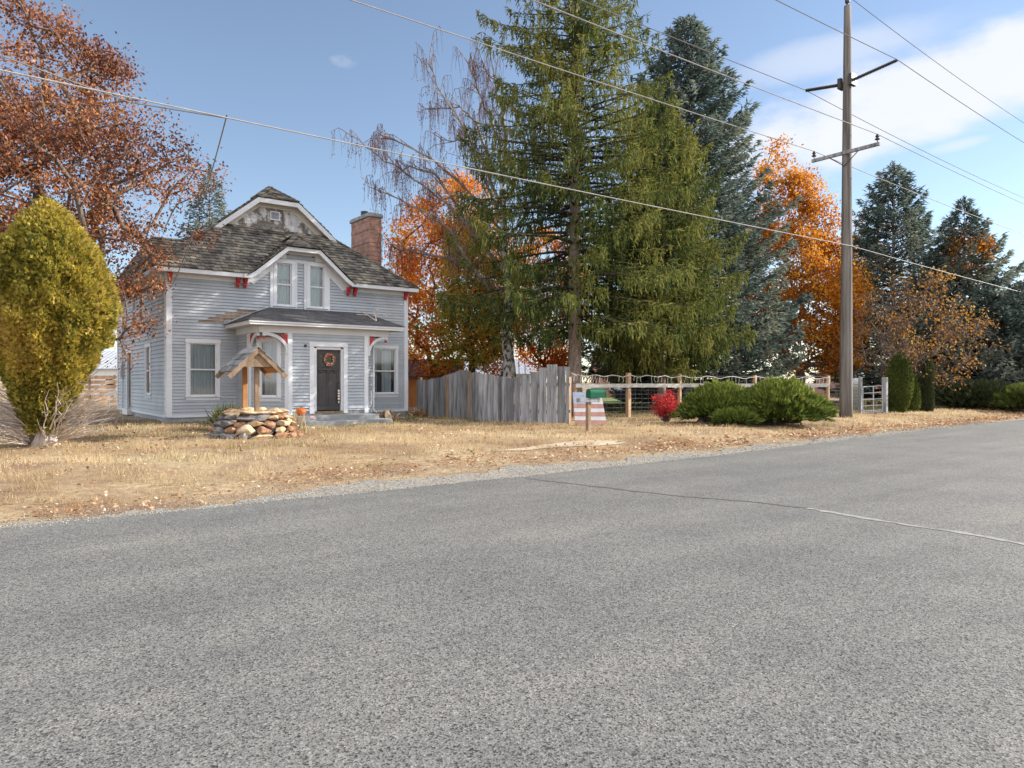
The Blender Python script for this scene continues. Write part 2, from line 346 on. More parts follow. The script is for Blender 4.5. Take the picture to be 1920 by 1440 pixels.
def seal(name,pts,w,mat,z):
    V=[];f=[]
    P=[]
    for a,b in zip(pts[:-1],pts[1:]):
        n=max(2,int(math.dist(a,b)/.12))
        for i in range(n): P.append((a[0]+(b[0]-a[0])*i/n,a[1]+(b[1]-a[1])*i/n))
    P.append(pts[-1])
    for i,(x,y) in enumerate(P):
        q=P[min(i+1,len(P)-1)]; p=P[max(i-1,0)]; d=Vector((q[0]-p[0],q[1]-p[1])).normalized(); ww=w*R.uniform(.35,1.5)/2
        j=R.uniform(-.025,.025); V+=[(x-d.y*(ww+j),y+d.x*(ww+j),z),(x+d.y*(ww-j),y-d.x*(ww-j),z)]
    f=[(2*i,2*i+1,2*i+3,2*i+2) for i in range(len(P)-1)]
    mb=MB(); mb.add(V,f); o=build(mb,name,mat); props(o,kind='structure')
def grd(px,py,z=.01):
    d=(H0-z)*F/(py-715); return at(px,d)
seal('crack_seal',[grd(985,897),grd(1080,908),grd(1190,921),grd(1300,933),grd(1420,942),grd(1515,953)],.07,'tar',.014)
seal('pale_crack_seal',[grd(1515,953),grd(1600,968),grd(1720,987),grd(1830,1004),grd(1925,1022),grd(2060,1046)],.085,'paleseal',.014)
# dirt patch and lawn sheets
def blob(name,c,rx,ry,ang,mat,dz):
    mb=MB(); n=40; ca,sa=math.cos(ang),math.sin(ang); pts=[]
    for i in range(n):
        a=2*math.pi*i/n; r=1+.14*math.sin(3*a+c[0])+.09*math.sin(7*a)+R.uniform(-.05,.05)
        x,y=rx*r*math.cos(a),ry*r*math.sin(a); X,Y=c[0]+x*ca-y*sa,c[1]+x*sa+y*ca
        pts.append((X,Y,float(gz(np.array(X),np.array(Y)))+dz))
    cz=float(gz(np.array(c[0]),np.array(c[1])))+dz
    mb.add(pts+[(c[0],c[1],cz)],[(i,(i+1)%n,n) for i in range(n)]); o=build(mb,name,mat); props(o,kind='structure')
blob('dirt_patch',(11.0,12.35),1.9,.30,.06,'dirt',.012)
mb=MB()
a_=at(1120,44);b_=at(1420,44);c_=at(1420,62);d_=at(1120,62)
mb.quad((*a_,.215),(*b_,.215),(*c_,.215),(*d_,.215)); o=build(mb,'lawn','lawn'); props(o,kind='structure')
mb=MB(); a_=at(1590,34);b_=at(1700,34);c_=at(1700,60);d_=at(1590,60)
mb.quad((*a_,.215),(*b_,.215),(*c_,.215),(*d_,.215)); o=build(mb,'side_lawn','lawn'); props(o,kind='structure')
mb=MB(); mb.box(-7,4.9,27.2,28.3,.1,.30); o=build(mb,'garden_path','concrete'); props(o,kind='structure')
xs_=np.arange(-420,421,6.); V=[(x,-150+20*math.sin(x*.02),-.5) for x in xs_]+[(x,-175+20*math.sin(x*.02),9+3.5*math.sin(x*.031)+2.2*math.sin(x*.113)+R.uniform(-.9,.9)) for x in xs_]+[(x,-230,-.5) for x in xs_]
nx_=len(xs_); mb=MB(); mb.add(V,[(i,i+1,nx_+i+1,nx_+i) for i in range(nx_-1)]+[(nx_+i,nx_+i+1,2*nx_+i+1,2*nx_+i) for i in range(nx_-1)])
M['added_hill']=pm('added_wooded_rise',[(.3,(.05,.06,.03)),(.7,(.16,.13,.06))],.2,bs=0); o=build(mb,'added_hills','added_hill'); props(o,kind='structure')  # unseen rise added behind the camera to darken what the windows reflect
# ------------------------------------------------------------------ house
GB=.25
house=empty('farmhouse',(9.4,25.2,GB),'two storey gray clapboard farmhouse with shake roof, white trim and red brackets','house')
def frame(O,ax,n):
    O=Vector(O);ax=Vector(ax);n=Vector(n)
    return lambda x,y,z: O+ax*x+n*y+Vector((0,0,z))
FR=frame((0,25.2,0),(1,0,0),(0,-1,0))
SD=frame((5.13,34.6,0),(0,-1,0),(-1,0,0))     # side wall, x grows towards the street
q2=1/math.sqrt(2)
CL=frame((7.33,23.9,0),(q2,-q2,0),(-q2,-q2,0))
CR=frame((11.05,22.95,0),(q2,q2,0),(q2,-q2,0))
BF=frame((0,22.95,0),(1,0,0),(0,-1,0))
BS=frame((7.33,25.2,0),(0,-1,0),(-1,0,0))
BR=frame((11.45,23.35,0),(0,1,0),(1,0,0))
RS=frame((13.85,25.2,0),(0,1,0),(1,0,0))
BK=frame((13.85,34.6,0),(-1,0,0),(0,1,0))
def siding(mb,fr,x0,x1,z0,z1,holes=(),clip=None,row=.105):
    n=max(1,round((z1-z0)/row)); row=(z1-z0)/n
    for i in range(n):
        zb=z0+i*row; zt=zb+row; seg=[(x0,x1)]
        if clip:
            a,b=clip((zb+zt)/2)
            if b-a<.02: continue
            seg=[(max(a,x0),min(b,x1))]
        for hx0,hx1,hz0,hz1 in holes:
            if zb<hz1 and zt>hz0:
                s2=[]
                for a,b in seg:
                    if hx0>a: s2.append((a,min(b,hx0)))
                    if hx1<b: s2.append((max(a,hx1),b))
                seg=[q for q in s2 if q[1]-q[0]>.005]
        for a,b in seg:
            # boards of random lengths, butted
            x=a
            while x<b-.01:
                e=min(b,x+R.uniform(1.6,4.0)); e=b if b-e<.5 else e
                j=R.uniform(-.003,.004); y0=.038+j; y1=.004
                mb.add([fr(x,y0,zb+R.uniform(-.002,.002)),fr(e,y0,zb+R.uniform(-.002,.002)),fr(e,y1,zt),fr(x,y1,zt),fr(x,y1,zb),fr(e,y1,zb)],[(0,1,2,3),(4,5,1,0)])
                x=e
def window(fr,x0,x1,z0,z1,cas=.12,head=.14,curt='lace',rail=True,name='window',label=None,curtparts=((0,1),),depth=.0):
    """x0..z1: glass opening"""
    m=MB(); y=.045+depth
    m.fbox(fr,x0-cas,x0,-.02,y,z0-.02,z1); m.fbox(fr,x1,x1+cas,-.02,y,z0-.02,z1)
    m.fbox(fr,x0-cas-.015,x1+cas+.015,-.02,y+.012,z1,z1+head)
    m.fbox(fr,x0-cas,x1+cas,-.02,y,z0-.15,z0-.05); m.fbox(fr,x0-cas-.03,x1+cas+.03,-.02,y+.04,z0-.05,z0-.018)
    w=build(m,name,'white',house,bevel=.006); props(w,label)
    s=MB(); t=.035
    for a,b,c,d in ((x0,x0+t,z0,z1),(x1-t,x1,z0,z1),(x0+t,x1-t,z1-t,z1),(x0+t,x1-t,z0-.018,z0+.045)): s.fbox(fr,a,b,-.05,.012,c,d)
    zm=(z0+z1)/2
    if rail: s.fbox(fr,x0+t,x1-t,-.045,.018,zm-.025,zm+.025)
    build(s,'sash','white',w)
    g=MB(); g.quad(fr(x0+.01,-.018,z0),fr(x1-.01,-.018,z0),fr(x1-.01,-.018,z1),fr(x0+.01,-.018,z1)); build(g,'pane','glass',w)
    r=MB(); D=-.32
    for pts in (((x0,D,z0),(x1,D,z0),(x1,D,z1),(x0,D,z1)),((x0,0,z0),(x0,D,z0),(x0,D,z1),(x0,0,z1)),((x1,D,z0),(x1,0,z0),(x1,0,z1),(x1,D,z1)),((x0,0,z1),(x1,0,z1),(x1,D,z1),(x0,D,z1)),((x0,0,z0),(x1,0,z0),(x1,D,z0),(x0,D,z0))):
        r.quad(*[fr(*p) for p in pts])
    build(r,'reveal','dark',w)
    if curt:
        c=MB()
        for a,b in curtparts:
            xa=x0+(x1-x0)*a+.01; xb=x0+(x1-x0)*b-.01; n=22; row=[]
            for i in range(n+1):
                x=xa+(xb-xa)*i/n; yy=-.13+.018*math.sin(i*1.9)+.01*math.sin(i*.8); row.append((x,yy))
            for i in range(n):
                (xa_,ya),(xb_,yb)=row[i],row[i+1]
                zb=z0+.02
                c.quad(fr(xa_,ya,zb),fr(xb_,yb,zb),fr(xb_,yb,z1),fr(xa_,ya,z1))
        build(c,'curtain',curt,w,smooth=True)
    return w
# openings
W_L=(5.80,6.64,1.12,2.86); W_R=(12.42,13.33,1.14,2.86); W_UL=(8.66,9.19,4.28,5.77); W_UR=(9.87,10.40,4.28,5.77)
def hole(w,c=.06): return (w[0]-c,w[1]+c,w[2]-c,w[3]+c)
def fclip(z):
    if z<5.0: return (5.13,13.85)
    lo=7.72+(z-4.97)/.84; hi=11.25-(z-4.97)/.9
    return (max(7.72,lo),min(11.25,hi))
mb=MB(); siding(mb,FR,5.13,13.85,.50,5.0,[hole(W_L),hole(W_R),hole(W_UL),hole(W_UR)])
siding(mb,FR,7.7,11.3,5.0,6.2,[hole(W_UL),hole(W_UR)],fclip)
build(mb,'front_siding','siding',house)
mb=MB()
for (a,b,z) in ((6.05,6.95,3.56),(6.35,7.25,3.665),(6.6,7.45,3.77),(6.9,7.7,3.875),(7.3,8.0,3.98)):
    mb.add([FR(a,.043,z),FR(b,.043,z),FR(b-.02,.009,z+.103),FR(a+.08,.009,z+.103)],[(0,1,2,3)])
    mb.add([FR(a,.043,z),FR(b,.043,z),FR(b,.012,z-.001),FR(a,.012,z-.001)],[(0,3,2,1)])
build(mb,'bare_siding_patch','brownwood',house)
# side wall: x = 34.6 - t
S1=(34.6-28.5,34.6-27.75,1.15,2.80); SU1=(34.6-31.1,34.6-30.55,3.75,4.85); SU2=(34.6-29.75,34.6-29.15,3.75,4.85); SDR=(34.6-32.2,34.6-31.35,.62,2.72)
mb=MB(); siding(mb,SD,0,9.4,.50,5.12,[hole(S1),hole(SU1),hole(SU2),hole(SDR,.03)],row=.135)
build(mb,'side_siding','siding',house)
mb=MB(); siding(mb,RS,0,9.4,.5,5.12); siding(mb,BK,0,8.72,.5,5.12); build(mb,'rear_siding','siding',house)
# foundation and water table
mb=MB(); mb.box(5.17,13.81,25.24,34.56,-.1,.46); mb.box(8.33,11.01,22.99,25.3,-.1,.46); mb.box(7.37,11.41,23.95,25.3,-.1,.459)
build(mb,'foundation','found',house)
mb=MB(); mb.fbox(FR,5.13,13.85,-.02,.04,.42,.50); mb.fbox(SD,0,9.4,-.02,.04,.42,.50); build(mb,'water_table','white',house)
# corner boards
mb=MB()
for x0,x1 in ((5.09,5.27),(13.71,13.88)): mb.fbox(FR,x0,x1,-.05,.052,.44,4.98)
mb.fbox(SD,9.24,9.4,-.05,.052,.44,5.1); mb.fbox(SD,0,.12,-.05,.052,.44,5.1)
buildsplit(mb,'corner_board','white',house,bevel=.006)
# frieze boards
mb=MB(); mb.fbox(FR,5.05,7.72,-.01,.06,4.965,5.13); mb.fbox(FR,11.25,13.9,-.01,.06,4.965,5.13); mb.fbox(SD,0,9.4,-.01,.06,4.95,5.13)
buildsplit(mb,'frieze_board','white',house)
# dormer trim on the front wall (white boards round the paired windows)
def wp(pts,y0,y1,mb,fr=FR): mb.prism([fr(x,y1,z) for x,z in pts],fr(0,y0,0)-fr(0,y1,0))
mb=MB()
wp([(7.5,5.13),(7.86,4.95),(8.53,5.54),(8.53,5.98),(8.50,6.0)],-.01,.062,mb)
wp([(11.5,5.13),(11.12,4.95),(10.52,5.5),(10.52,5.98),(10.55,6.0)],-.01,.0625,mb)
wp([(8.50,6.0),(8.53,5.93),(9.0,5.93),(9.0,6.12),(10.06,6.12),(10.06,5.93),(10.52,5.93),(10.55,6.0),(10.16,6.34),(8.86,6.34)],-.01,.063,mb)
mb.fbox(FR,8.43,8.54,-.01,.066,4.0,5.93); mb.fbox(FR,10.51,10.62,-.01,.066,4.0,5.93)
mb.fbox(FR,9.31,9.40,-.01,.064,4.0,5.93); mb.fbox(FR,9.65,9.75,-.01,.064,4.0,5.93)
mb.fbox(FR,9.40,9.65,-.01,.058,5.82,5.93)
build(mb,'dormer_trim','white',house)
window(FR,*W_L,label='front window left of the porch bay with peeling casing')
window(FR,*W_R,label='front window right of the porch bay with parted curtains',curtparts=((0,.22),(.42,.9)))
window(FR,*W_UL,cas=.115,curt='tealcurtain',label='left window of the upper pair',depth=.028)
window(FR,*W_UR,cas=.115,curt='tealcurtain',label='right window of the upper pair, with a fan behind the glass',curtparts=((0,.85),),depth=.028)
window(SD,*S1,label='side window with pale blind over its upper half',curt=None)
window(SD,*SU1,cas=.07,curt=None,label='far upper side window'); window(SD,*SU2,cas=.07,curt=None,label='near upper side window')
mb=MB(); mb.fbox(SD,S1[0]+.04,S1[1]-.04,-.03,-.024,2.0,2.78); build(mb,'blind','lace',house)
# side door
mb=MB(); mb.fbox(SD,SDR[0],SDR[1],-.08,-.03,SDR[2],SDR[3]); sdoor=build(mb,'side_door','doorpaint',house)
mb=MB(); mb.fbox(SD,SDR[0]-.1,SDR[0],-.08,.05,.5,2.84); mb.fbox(SD,SDR[1],SDR[1]+.1,-.08,.05,.5,2.84); mb.fbox(SD,SDR[0],SDR[1],-.08,.05,2.72,2.84); mb.fbox(SD,SDR[0]-.1,SDR[1]+.1,-.1,.2,.3,.5)
build(mb,'door_frame','white',sdoor)
# meter and conduit
mb=MB(); mb.fbox(SD,1.35,1.6,.03,.16,1.75,2.25); mb.lathe(SD(1.47,.12,1.9),[(0,.0),(.1,0),(.1,.12),(0,.14)]); mt=build(mb,'electric_meter','metal',house)
mb=MB(); mb.tube([SD(1.47,.07,2.25),SD(1.47,.07,4.9),SD(1.47,.3,5.15),SD(1.47,.4,4.95)],.025); mb.tube([SD(1.47,.06,1.75),SD(1.47,.06,.5)],.018); build(mb,'conduit','metal',mt)
# main roof -----------------------------------------------------------------
PI_=.82
def shq(mb,A,B,C,D,row=.185,wmin=.10,wmax=.24,th=.046,skip=None,jit=.014,back=None):
    A,B,C,D=map(Vector,(A,B,C,D)); n=(B-A).cross(D-A)
    if n.length<1e-6: n=(B-A).cross(C-A)
    n.normalize(); n=-n if n.z<0 else n
    up=((D+C)/2-(A+B)/2); L=abs((D-A).dot((up-(B-A).normalized()*up.dot((B-A).normalized())).normalized()))
    k=max(1,round(L/row))
    for i in range(k):
        f0=i/k; f1=min(1,(i+1.25)/k)
        a0=A.lerp(D,f0); b0=B.lerp(C,f0); a1=A.lerp(D,f1); b1=B.lerp(C,f1)
        W=(b0-a0).length
        if W<.05: continue
        e=(b0-a0)/W; x=R.uniform(-.1,0)
        wl=(a1-a0).dot(e); wr=(b1-a0).dot(e); upv=(a1-a0)-e*wl; ul=upv.length; upd=upv.normalized() if ul>0 else upv
        while x<W:
            w=R.uniform(wmin,wmax); xa=max(0,x+.004); xb=min(W,x+w-.004); x+=w
            if xb-xa<.02: continue
            ta=min(max(xa,wl),wr); tb=min(max(xb,wl),wr)
            j=R.uniform(-jit,jit); h=th*R.uniform(.75,1.35)
            p=[a0+e*xa-upd*(.02+j)+n*h, a0+e*xb-upd*(.02+j)+n*h*R.uniform(.85,1.1), a1+e*(tb-wl)+n*.006, a1+e*(ta-wl)+n*.006,
               a0+e*xa-upd*(.02+j), a0+e*xb-upd*(.02+j)]
            c=(p[0]+p[1])/2
            if skip and skip(c): continue
            mb.add(p,[(0,1,2,3),(4,5,1,0),(4,0,3),(5,2,1)])
    if back is not None:
        o=-n*.012
        back.poly([A+o,B+o,C+o]+([D+o] if (C-D).length>.01 else []))
def mir(p,c=9.42): return (2*c-p[0],p[1],p[2])
rf=MB(); bk=MB()
zp=lambda t:5.25+PI_*(t-24.8)
vskip=lambda c: abs(c.x-9.5)<1.87-.965*(c.y-24.8)-.12 and c.y<26.8
shq(rf,(4.69,24.8,5.25),(14.15,24.8,5.25),(11.52,27.43,7.40),(7.32,27.43,7.40),skip=vskip)
o=.012
for mm in (lambda p:p, lambda p:(19.0-p[0],p[1],p[2])):
    e=4.69 if mm((0,0,0))[0]==0 else 19.0-14.15; d=7.32 if e==4.69 else 19.0-11.52
    bk.poly([mm(p) for p in ((e,24.8,5.25-o),(7.65,24.8,5.25-o),(9.5,26.72,zp(26.72)-o),(9.5,27.43,zp(27.43)-o),(d,27.43,zp(27.43)-o))])
for m_ in (lambda p:p, mir):
    sw=(m_((0,0,0))[0]!=0)
    def S(a,b,c,d,**k):
        a,b,c,d=map(m_,(a,b,c,d))
        if sw: a,b,c,d=b,a,d,c
        shq(rf,a,b,c,d,back=bk,**k)
    S((4.69,35.0,5.25),(4.69,24.8,5.25),(7.32,27.43,7.406),(7.32,32.37,7.406))
    S((7.32,32.37,7.406),(7.32,27.1,7.406),(8.65,27.1,8.497),(8.65,31.04,8.497))
    S((8.65,31.04,8.497),(8.65,27.1,8.497),(9.42,28.05,9.13),(9.42,30.27,9.13))
    bk.poly([m_(p) for p in ((7.0,27.1,7.15),(7.32,27.1,7.40),(7.32,27.44,7.40))])
shq(rf,(8.65,27.08,8.50),(10.19,27.08,8.50),(9.42,28.05,9.14),(9.42,28.05,9.14),back=bk,row=.15)
bk.poly([(4.69,35.0,5.24),(14.15,35.0,5.24),(11.5,32.4,7.4),(9.42,30.27,9.12),(7.3,32.4,7.4)])
# dormer hood
for c0 in (0,1):
    m_=(lambda p:p) if c0==0 else (lambda p:(19.0-p[0],p[1],p[2]))
    def S(a,b,c,d,**k):
        a,b,c,d=map(m_,(a,b,c,d))
        if c0: a,b,c,d=b,a,d,c
        shq(rf,a,b,c,d,back=bk,**k)
    S((7.55,24.78,5.19),(7.55,24.70,5.19),(8.90,24.70,6.33),(8.90,26.16,6.33),row=.16,th=.04)
    S((8.90,26.16,6.33),(8.90,24.70,6.33),(9.5,25.5,6.85),(9.5,26.85,6.85),row=.16,th=.04)
shq(rf,(8.88,24.66,6.33),(10.12,24.66,6.33),(9.5,25.5,6.86),(9.5,25.5,6.86),row=.14,back=bk,th=.04)
# hip and ridge caps
for a,b in (((4.69,24.8,5.28),(7.32,27.43,7.44)),((14.15,24.8,5.28),(11.52,27.43,7.44)),((9.42,28.05,9.17),(9.42,30.27,9.17)),((9.5,25.5,6.9),(9.5,26.85,6.88)),
            ((8.65,27.08,8.53),(9.42,28.05,9.17)),((10.19,27.08,8.53),(9.42,28.05,9.17)),((8.88,24.66,6.37),(9.5,25.5,6.9)),((10.12,24.66,6.37),(9.5,25.5,6.9))):
    A=Vector(a);B=Vector(b);k=max(2,int((B-A).length/.2))
    for i in range(k):
        p=A.lerp(B,i/k); q=A.lerp(B,min(1,(i+1.3)/k)); rf.beam(p+Vector((0,0,.012)),q-Vector((0,0,.012)),.2+R.uniform(-.02,.02),.03)
# rear wing roof behind the left slope
shq(rf,(4.66,35.0,5.26),(4.66,29.4,5.26),(5.95,31.9,7.45),(5.95,32.3,7.45),back=bk)
shq(rf,(4.66,29.4,5.262),(9.0,29.4,5.262),(9.0,31.9,7.45),(5.95,31.9,7.45),back=bk)
roof=build(rf,'roof','shake',house)
build(bk,'roof_deck','rooffelt',house)
# fascia, soffit
mb=MB()
mb.box(4.69,7.60,24.80,24.835,5.10,5.235); mb.box(11.40,14.15,24.80,24.835,5.10,5.235)
mb.box(4.69,4.725,24.836,35.0,5.10,5.235); mb.box(14.115,14.15,24.836,35.0,5.10,5.235); mb.box(4.726,14.114,34.96,35,5.1,5.235)
def rake(mb,pts,y,w,th):                       # board following a polyline in the plane y = const
    for i in range(len(pts)-1):
        (x0,z0),(x1,z1)=pts[i],pts[i+1]; d=Vector((x1-x0,z1-z0)).normalized()
        def nrm(k):
            a=Vector((pts[k][0]-pts[k-1][0],pts[k][1]-pts[k-1][1])).normalized() if k>0 else None
            b=Vector((pts[k+1][0]-pts[k][0],pts[k+1][1]-pts[k][1])).normalized() if k<len(pts)-1 else None
            t=(a+b).normalized() if a and b else (a or b); c=max(.5,t.dot(a or b)); return Vector((t.y,-t.x))*(w/c)
        n0,n1=nrm(i),nrm(i+1)
        q=[(x0,y,z0),(x1,y,z1),(x1+n1.x,y,z1+n1.y),(x0+n0.x,y,z0+n0.y)]
        mb.prism(q,(0,th,0))
dpts=[(7.42,5.225),(7.62,5.235),(7.78,5.33),(8.90,6.30),(10.10,6.30),(11.22,5.33),(11.38,5.235),(11.58,5.225)]
rake(mb,dpts,24.735,.135,.04)
rake(mb,[(6.98,7.10),(8.65,8.47),(10.19,8.47),(11.86,7.10)],27.10,.17,.045)
build(mb,'fascia','white',house)
mb=MB()
mb.box(4.726,7.55,24.836,25.2,5.105,5.125); mb.box(11.45,14.114,24.836,25.2,5.105,5.125); mb.box(4.726,5.13,25.201,34.95,5.105,5.125); mb.box(13.86,14.11,25.201,34.95,5.105,5.125)
def sof(mb,pts,y0,y1,off):
    for (x0,z0),(x1,z1) in zip(pts[:-1],pts[1:]): mb.prism([(x0,y0,z0-off),(x1,y0,z1-off),(x1,y1,z1-off),(x0,y1,z0-off)],(0,0,-.02))
sof(mb,[(7.6,5.16),(8.91,6.26),(10.09,6.26),(11.4,5.16)],24.776,25.19,.05)
sof(mb,[(7.05,7.08),(8.67,8.41),(10.17,8.41),(11.79,7.08)],27.146,27.5,.06)
build(mb,'soffit','soffit',house)
# gable wall above the front slope
mb=MB(); g0=7.25
def gclip(z): return (7.36+(z-7.36)/.82, 11.48-(z-7.36)/.82)
zz=7.36
while zz<8.30:
    a,b=gclip(zz+.07); x=a
    while x<b:
        w=R.uniform(.09,.19); e=min(b,x+w)
        if not (9.17<(x+e)/2<9.61 and 7.74<zz+.07<8.1):
            y=27.5-.02-R.uniform(0,.012); mb.add([(x+.003,y,zz-R.uniform(0,.015)),(e-.003,y,zz-R.uniform(0,.015)),(e-.003,27.49,zz+.16),(x+.003,27.49,zz+.16)],[(0,1,2,3)])
        x=e
    zz+=.14
build(mb,'gable_shingles','gshingle',house)
mb=MB(); mb.prism([(7.2,27.5,7.2),(11.64,27.5,7.2),(10.3,27.5,8.42),(8.54,27.5,8.42)],(0,.05,0)); 
rake(mb,[(7.25,7.22),(8.72,8.42),(10.12,8.42),(11.59,7.22)],27.455,.22,.03)
build(mb,'gable_board','soffit',house)
mb=MB()
for a,b,c,d in ((9.2,9.58,7.76,7.80),(9.2,9.58,8.06,8.10),(9.2,9.24,7.80,8.06),(9.54,9.58,7.80,8.06)): mb.box(a,b,27.43,27.5,c,d)
vent=build(mb,'gable_vent','white',house)
mb=MB()
for i in range(5): mb.prism([(9.24,27.44,7.80+i*.053),(9.54,27.44,7.80+i*.053),(9.54,27.485,7.845+i*.053),(9.24,27.485,7.845+i*.053)],(0,0,.008))
build(mb,'louvre','siding',vent)
# chimney
mb=MB(); 
prev=None
for i in range(46):
    z0=.2+i*.186; jx=R.uniform(-.01,.01); jy=R.uniform(-.01,.01)
    mb.box(13.9+jx,14.5+jx*.5,28.66+jy,30.5+jy*.6,z0,z0+.186)
chim=build(mb,'chimney','brick',house,bevel=.01)
mb=MB(); mb.box(13.84,14.56,28.60,30.56,8.757,8.90); mb.box(13.88,14.52,28.64,30.52,8.90,8.95); build(mb,'chimney_cap','concrete',chim,bevel=.02)
mb=MB(); mb.lathe((14.2,29.75,8.95),[(.0,.22),(.13,.22),(.13,0),(.16,0),(.16,.26),(.0,.26)]); build(mb,'flue','darkmetal',chim)
# red eave brackets
def corbel(x,side=False):
    m=MB()
    prof=[(0,4.80),(.05,4.79),(.10,4.86),(.12,4.94),(.19,4.98),(.24,5.06),(.30,5.10),(0,5.10)]
    if not side: m.prism([(x-.05,25.13-y,z) for y,z in prof],(.10,0,0))
    else: m.prism([(5.075-y,x-.05,z) for y,z in prof],(0,.10,0))
    m2=m
    return build(m2,'eave_bracket','red' if not side else 'white',house,bevel=.008)
c0_=None
for x in (5.19,7.31,7.55,11.32,11.58,13.72): corbel(x)
corbel(25.4,True)
# porch bay ---------------------------------------------------------------
def bay_clip(h): return None
DR=(9.24,10.10,.63,2.66)
CW=(.40,.98,1.11,2.90)
mb=MB()
siding(mb,BF,8.29,11.05,.62,3.18,[(9.1,10.24,.4,2.8)]); siding(mb,CL,0,1.35,.5,3.2,[hole(CW)]); siding(mb,BS,0,1.3,.5,3.2)
siding(mb,CR,0,.566,.5,3.2); siding(mb,BR,0,1.85,.5,3.2)
build(mb,'porch_siding','siding',house)
mb=MB()
mb.fbox(BF,8.26,8.40,-.05,.055,.44,3.2); mb.fbox(BF,10.93,11.08,-.05,.055,.5,3.2)
mb.fbox(CL,1.24,1.355,-.03,.05,.44,3.2); mb.fbox(CL,0,.09,-.04,.05,.44,3.2); mb.fbox(BS,1.2,1.3,-.03,.05,.44,3.2)
mb.fbox(BF,8.40,8.98,-.02,.05,.80,.88); mb.fbox(BF,10.32,10.93,-.02,.05,.68,.75)
mb.fbox(BF,7.33,11.87,-.08,.05,3.16,3.37); mb.fbox(BS,.0,2.17,-.10,.05,3.16,3.369); mb.fbox(frame((11.85,22.95,0),(0,1,0),(1,0,0)),.04,2.25,-.1,.05,3.16,3.369)
build(mb,'porch_trim','white',house,bevel=.006)
window(CL,*CW,cas=.13,label='porch bay window beside the well roof',curtparts=((.1,1),))
mb=MB(); mb.box(6.98,12.22,22.58,25.2,3.371,3.39); build(mb,'porch_soffit','soffit',house)
mb=MB(); mb.box(6.96,12.24,22.545,22.58,3.37,3.50); mb.box(6.925,6.96,22.545,25.2,3.37,3.50); mb.box(12.24,12.275,22.545,25.2,3.37,3.50)
mb.box(6.90,12.29,22.51,22.544,3.44,3.505); build(mb,'porch_fascia','white',house,bevel=.005)
pr=MB(); pb=MB()
shq(pr,(6.90,22.5,3.51),(12.30,22.5,3.51),(12.05,25.2,4.19),(8.42,25.2,4.19),row=.135,wmin=.25,wmax=.5,th=.012,jit=.004,back=pb)
shq(pr,(6.90,25.2,3.51),(6.90,22.5,3.51),(8.42,25.2,4.19),(8.42,25.2,4.19),row=.135,wmin=.25,wmax=.5,th=.012,jit=.004,back=pb)
pb.poly([(12.30,22.5,3.50),(12.30,25.2,3.50),(12.05,25.2,4.17)])
build(pr,'porch_roof','asphshingle',house); build(pb,'porch_roof_deck','rooffelt',house)
mb=MB(); mb.beam((6.93,25.12,3.56),(7.75,25.12,3.93),.14,.03); mb.beam((7.75,25.12,3.95),(8.45,25.14,4.21),.05,.02); mb.beam((6.9,25.15,3.6),(7.0,25.0,3.5),.1,.12)
build(mb,'roof_flashing','metal',house)
# bracket arms
def bayarm(fr,sx,L=.85,D=.62,lab=None):
    m=MB(); n=12; z1=3.16
    def P(x,z,y): return fr(sx*x,y,z)
    arc=[(.03+ (L-.12)*(1-math.cos(a)), z1-.045-(D-.08)*(1-math.sin(a))) for a in [math.pi/2*i/n for i in range(n+1)]]
    arc=[(.02,z1-D-.05)]+arc
    for (x0,z0),(x1,z1_) in zip(arc[:-1],arc[1:]):
        a,b=P(x0,z0,-.0),P(x1,z1_,-.0); m.beam(a,b,.10,.05,up=(fr(0,1,0)-fr(0,0,0)))
    m.fbox(lambda x,y,z:fr(sx*x,y,z),0,.03,-.05,.05,z1-D-.05,z1-.002)
    m.fbox(lambda x,y,z:fr(sx*x,y,z),L-.12,L-.02,-.05,.05,z1-.11,z1-.002)
    br=build(m,'porch_bracket','white',house)
    t=MB(); t.prism([fr(sx*.035,.03,z1-.045),fr(sx*.27,.03,z1-.045),fr(sx*.035,.03,z1-.36)],fr(0,-.06,0)-fr(0,0,0)); build(t,'red_panel','red',br)
    k=MB(); c=fr(sx*(L-.07),0,z1-.16); k.lathe(c,[(0,-.05),(.035,-.035),(.048,0),(.035,.035),(.02,.05)],10); build(k,'finial_ball','red',br,smooth=True)
bayarm(frame((8.27,22.93,0),(1,0,0),(0,-1,0)),-1)
bayarm(frame((11.08,22.93,0),(1,0,0),(0,-1,0)),1,L=.75)
bayarm(frame((7.36,23.88,0),(0,-1,0),(-1,0,0)),1)
# door
mb=MB(); mb.fbox(BF,DR[0],DR[1],-.16,-.11,DR[2],DR[3])
for a,b in ((9.34,9.655),(9.685,10.0)): 
    for q in ((a,b,.80,.83),(a,b,1.88,1.91),(a,a+.03,.83,1.88),(b-.03,b,.83,1.88)): mb.fbox(BF,q[0],q[1],-.11,-.098,q[2],q[3])
mb.fbox(BF,9.30,10.04,-.11,-.055,1.965,2.02); mb.fbox(BF,9.36,9.46,-.11,-.07,1.9,1.965); mb.fbox(BF,9.88,9.98,-.11,-.07,1.9,1.965); mb.fbox(BF,9.62,9.72,-.11,-.07,1.9,1.965)
for q in ((9.34,10.0,2.06,2.09),(9.34,10.0,2.47,2.50),(9.34,9.37,2.09,2.47),(9.97,10.0,2.09,2.47)): mb.fbox(BF,*q[:2],-.11,-.095,*q[2:])
door=build(mb,'front_door','doorpaint',house,bevel=.004)
mb=MB(); mb.fbox(BF,9.37,9.97,-.109,-.104,2.09,2.47); build(mb,'door_glass','glass',door)
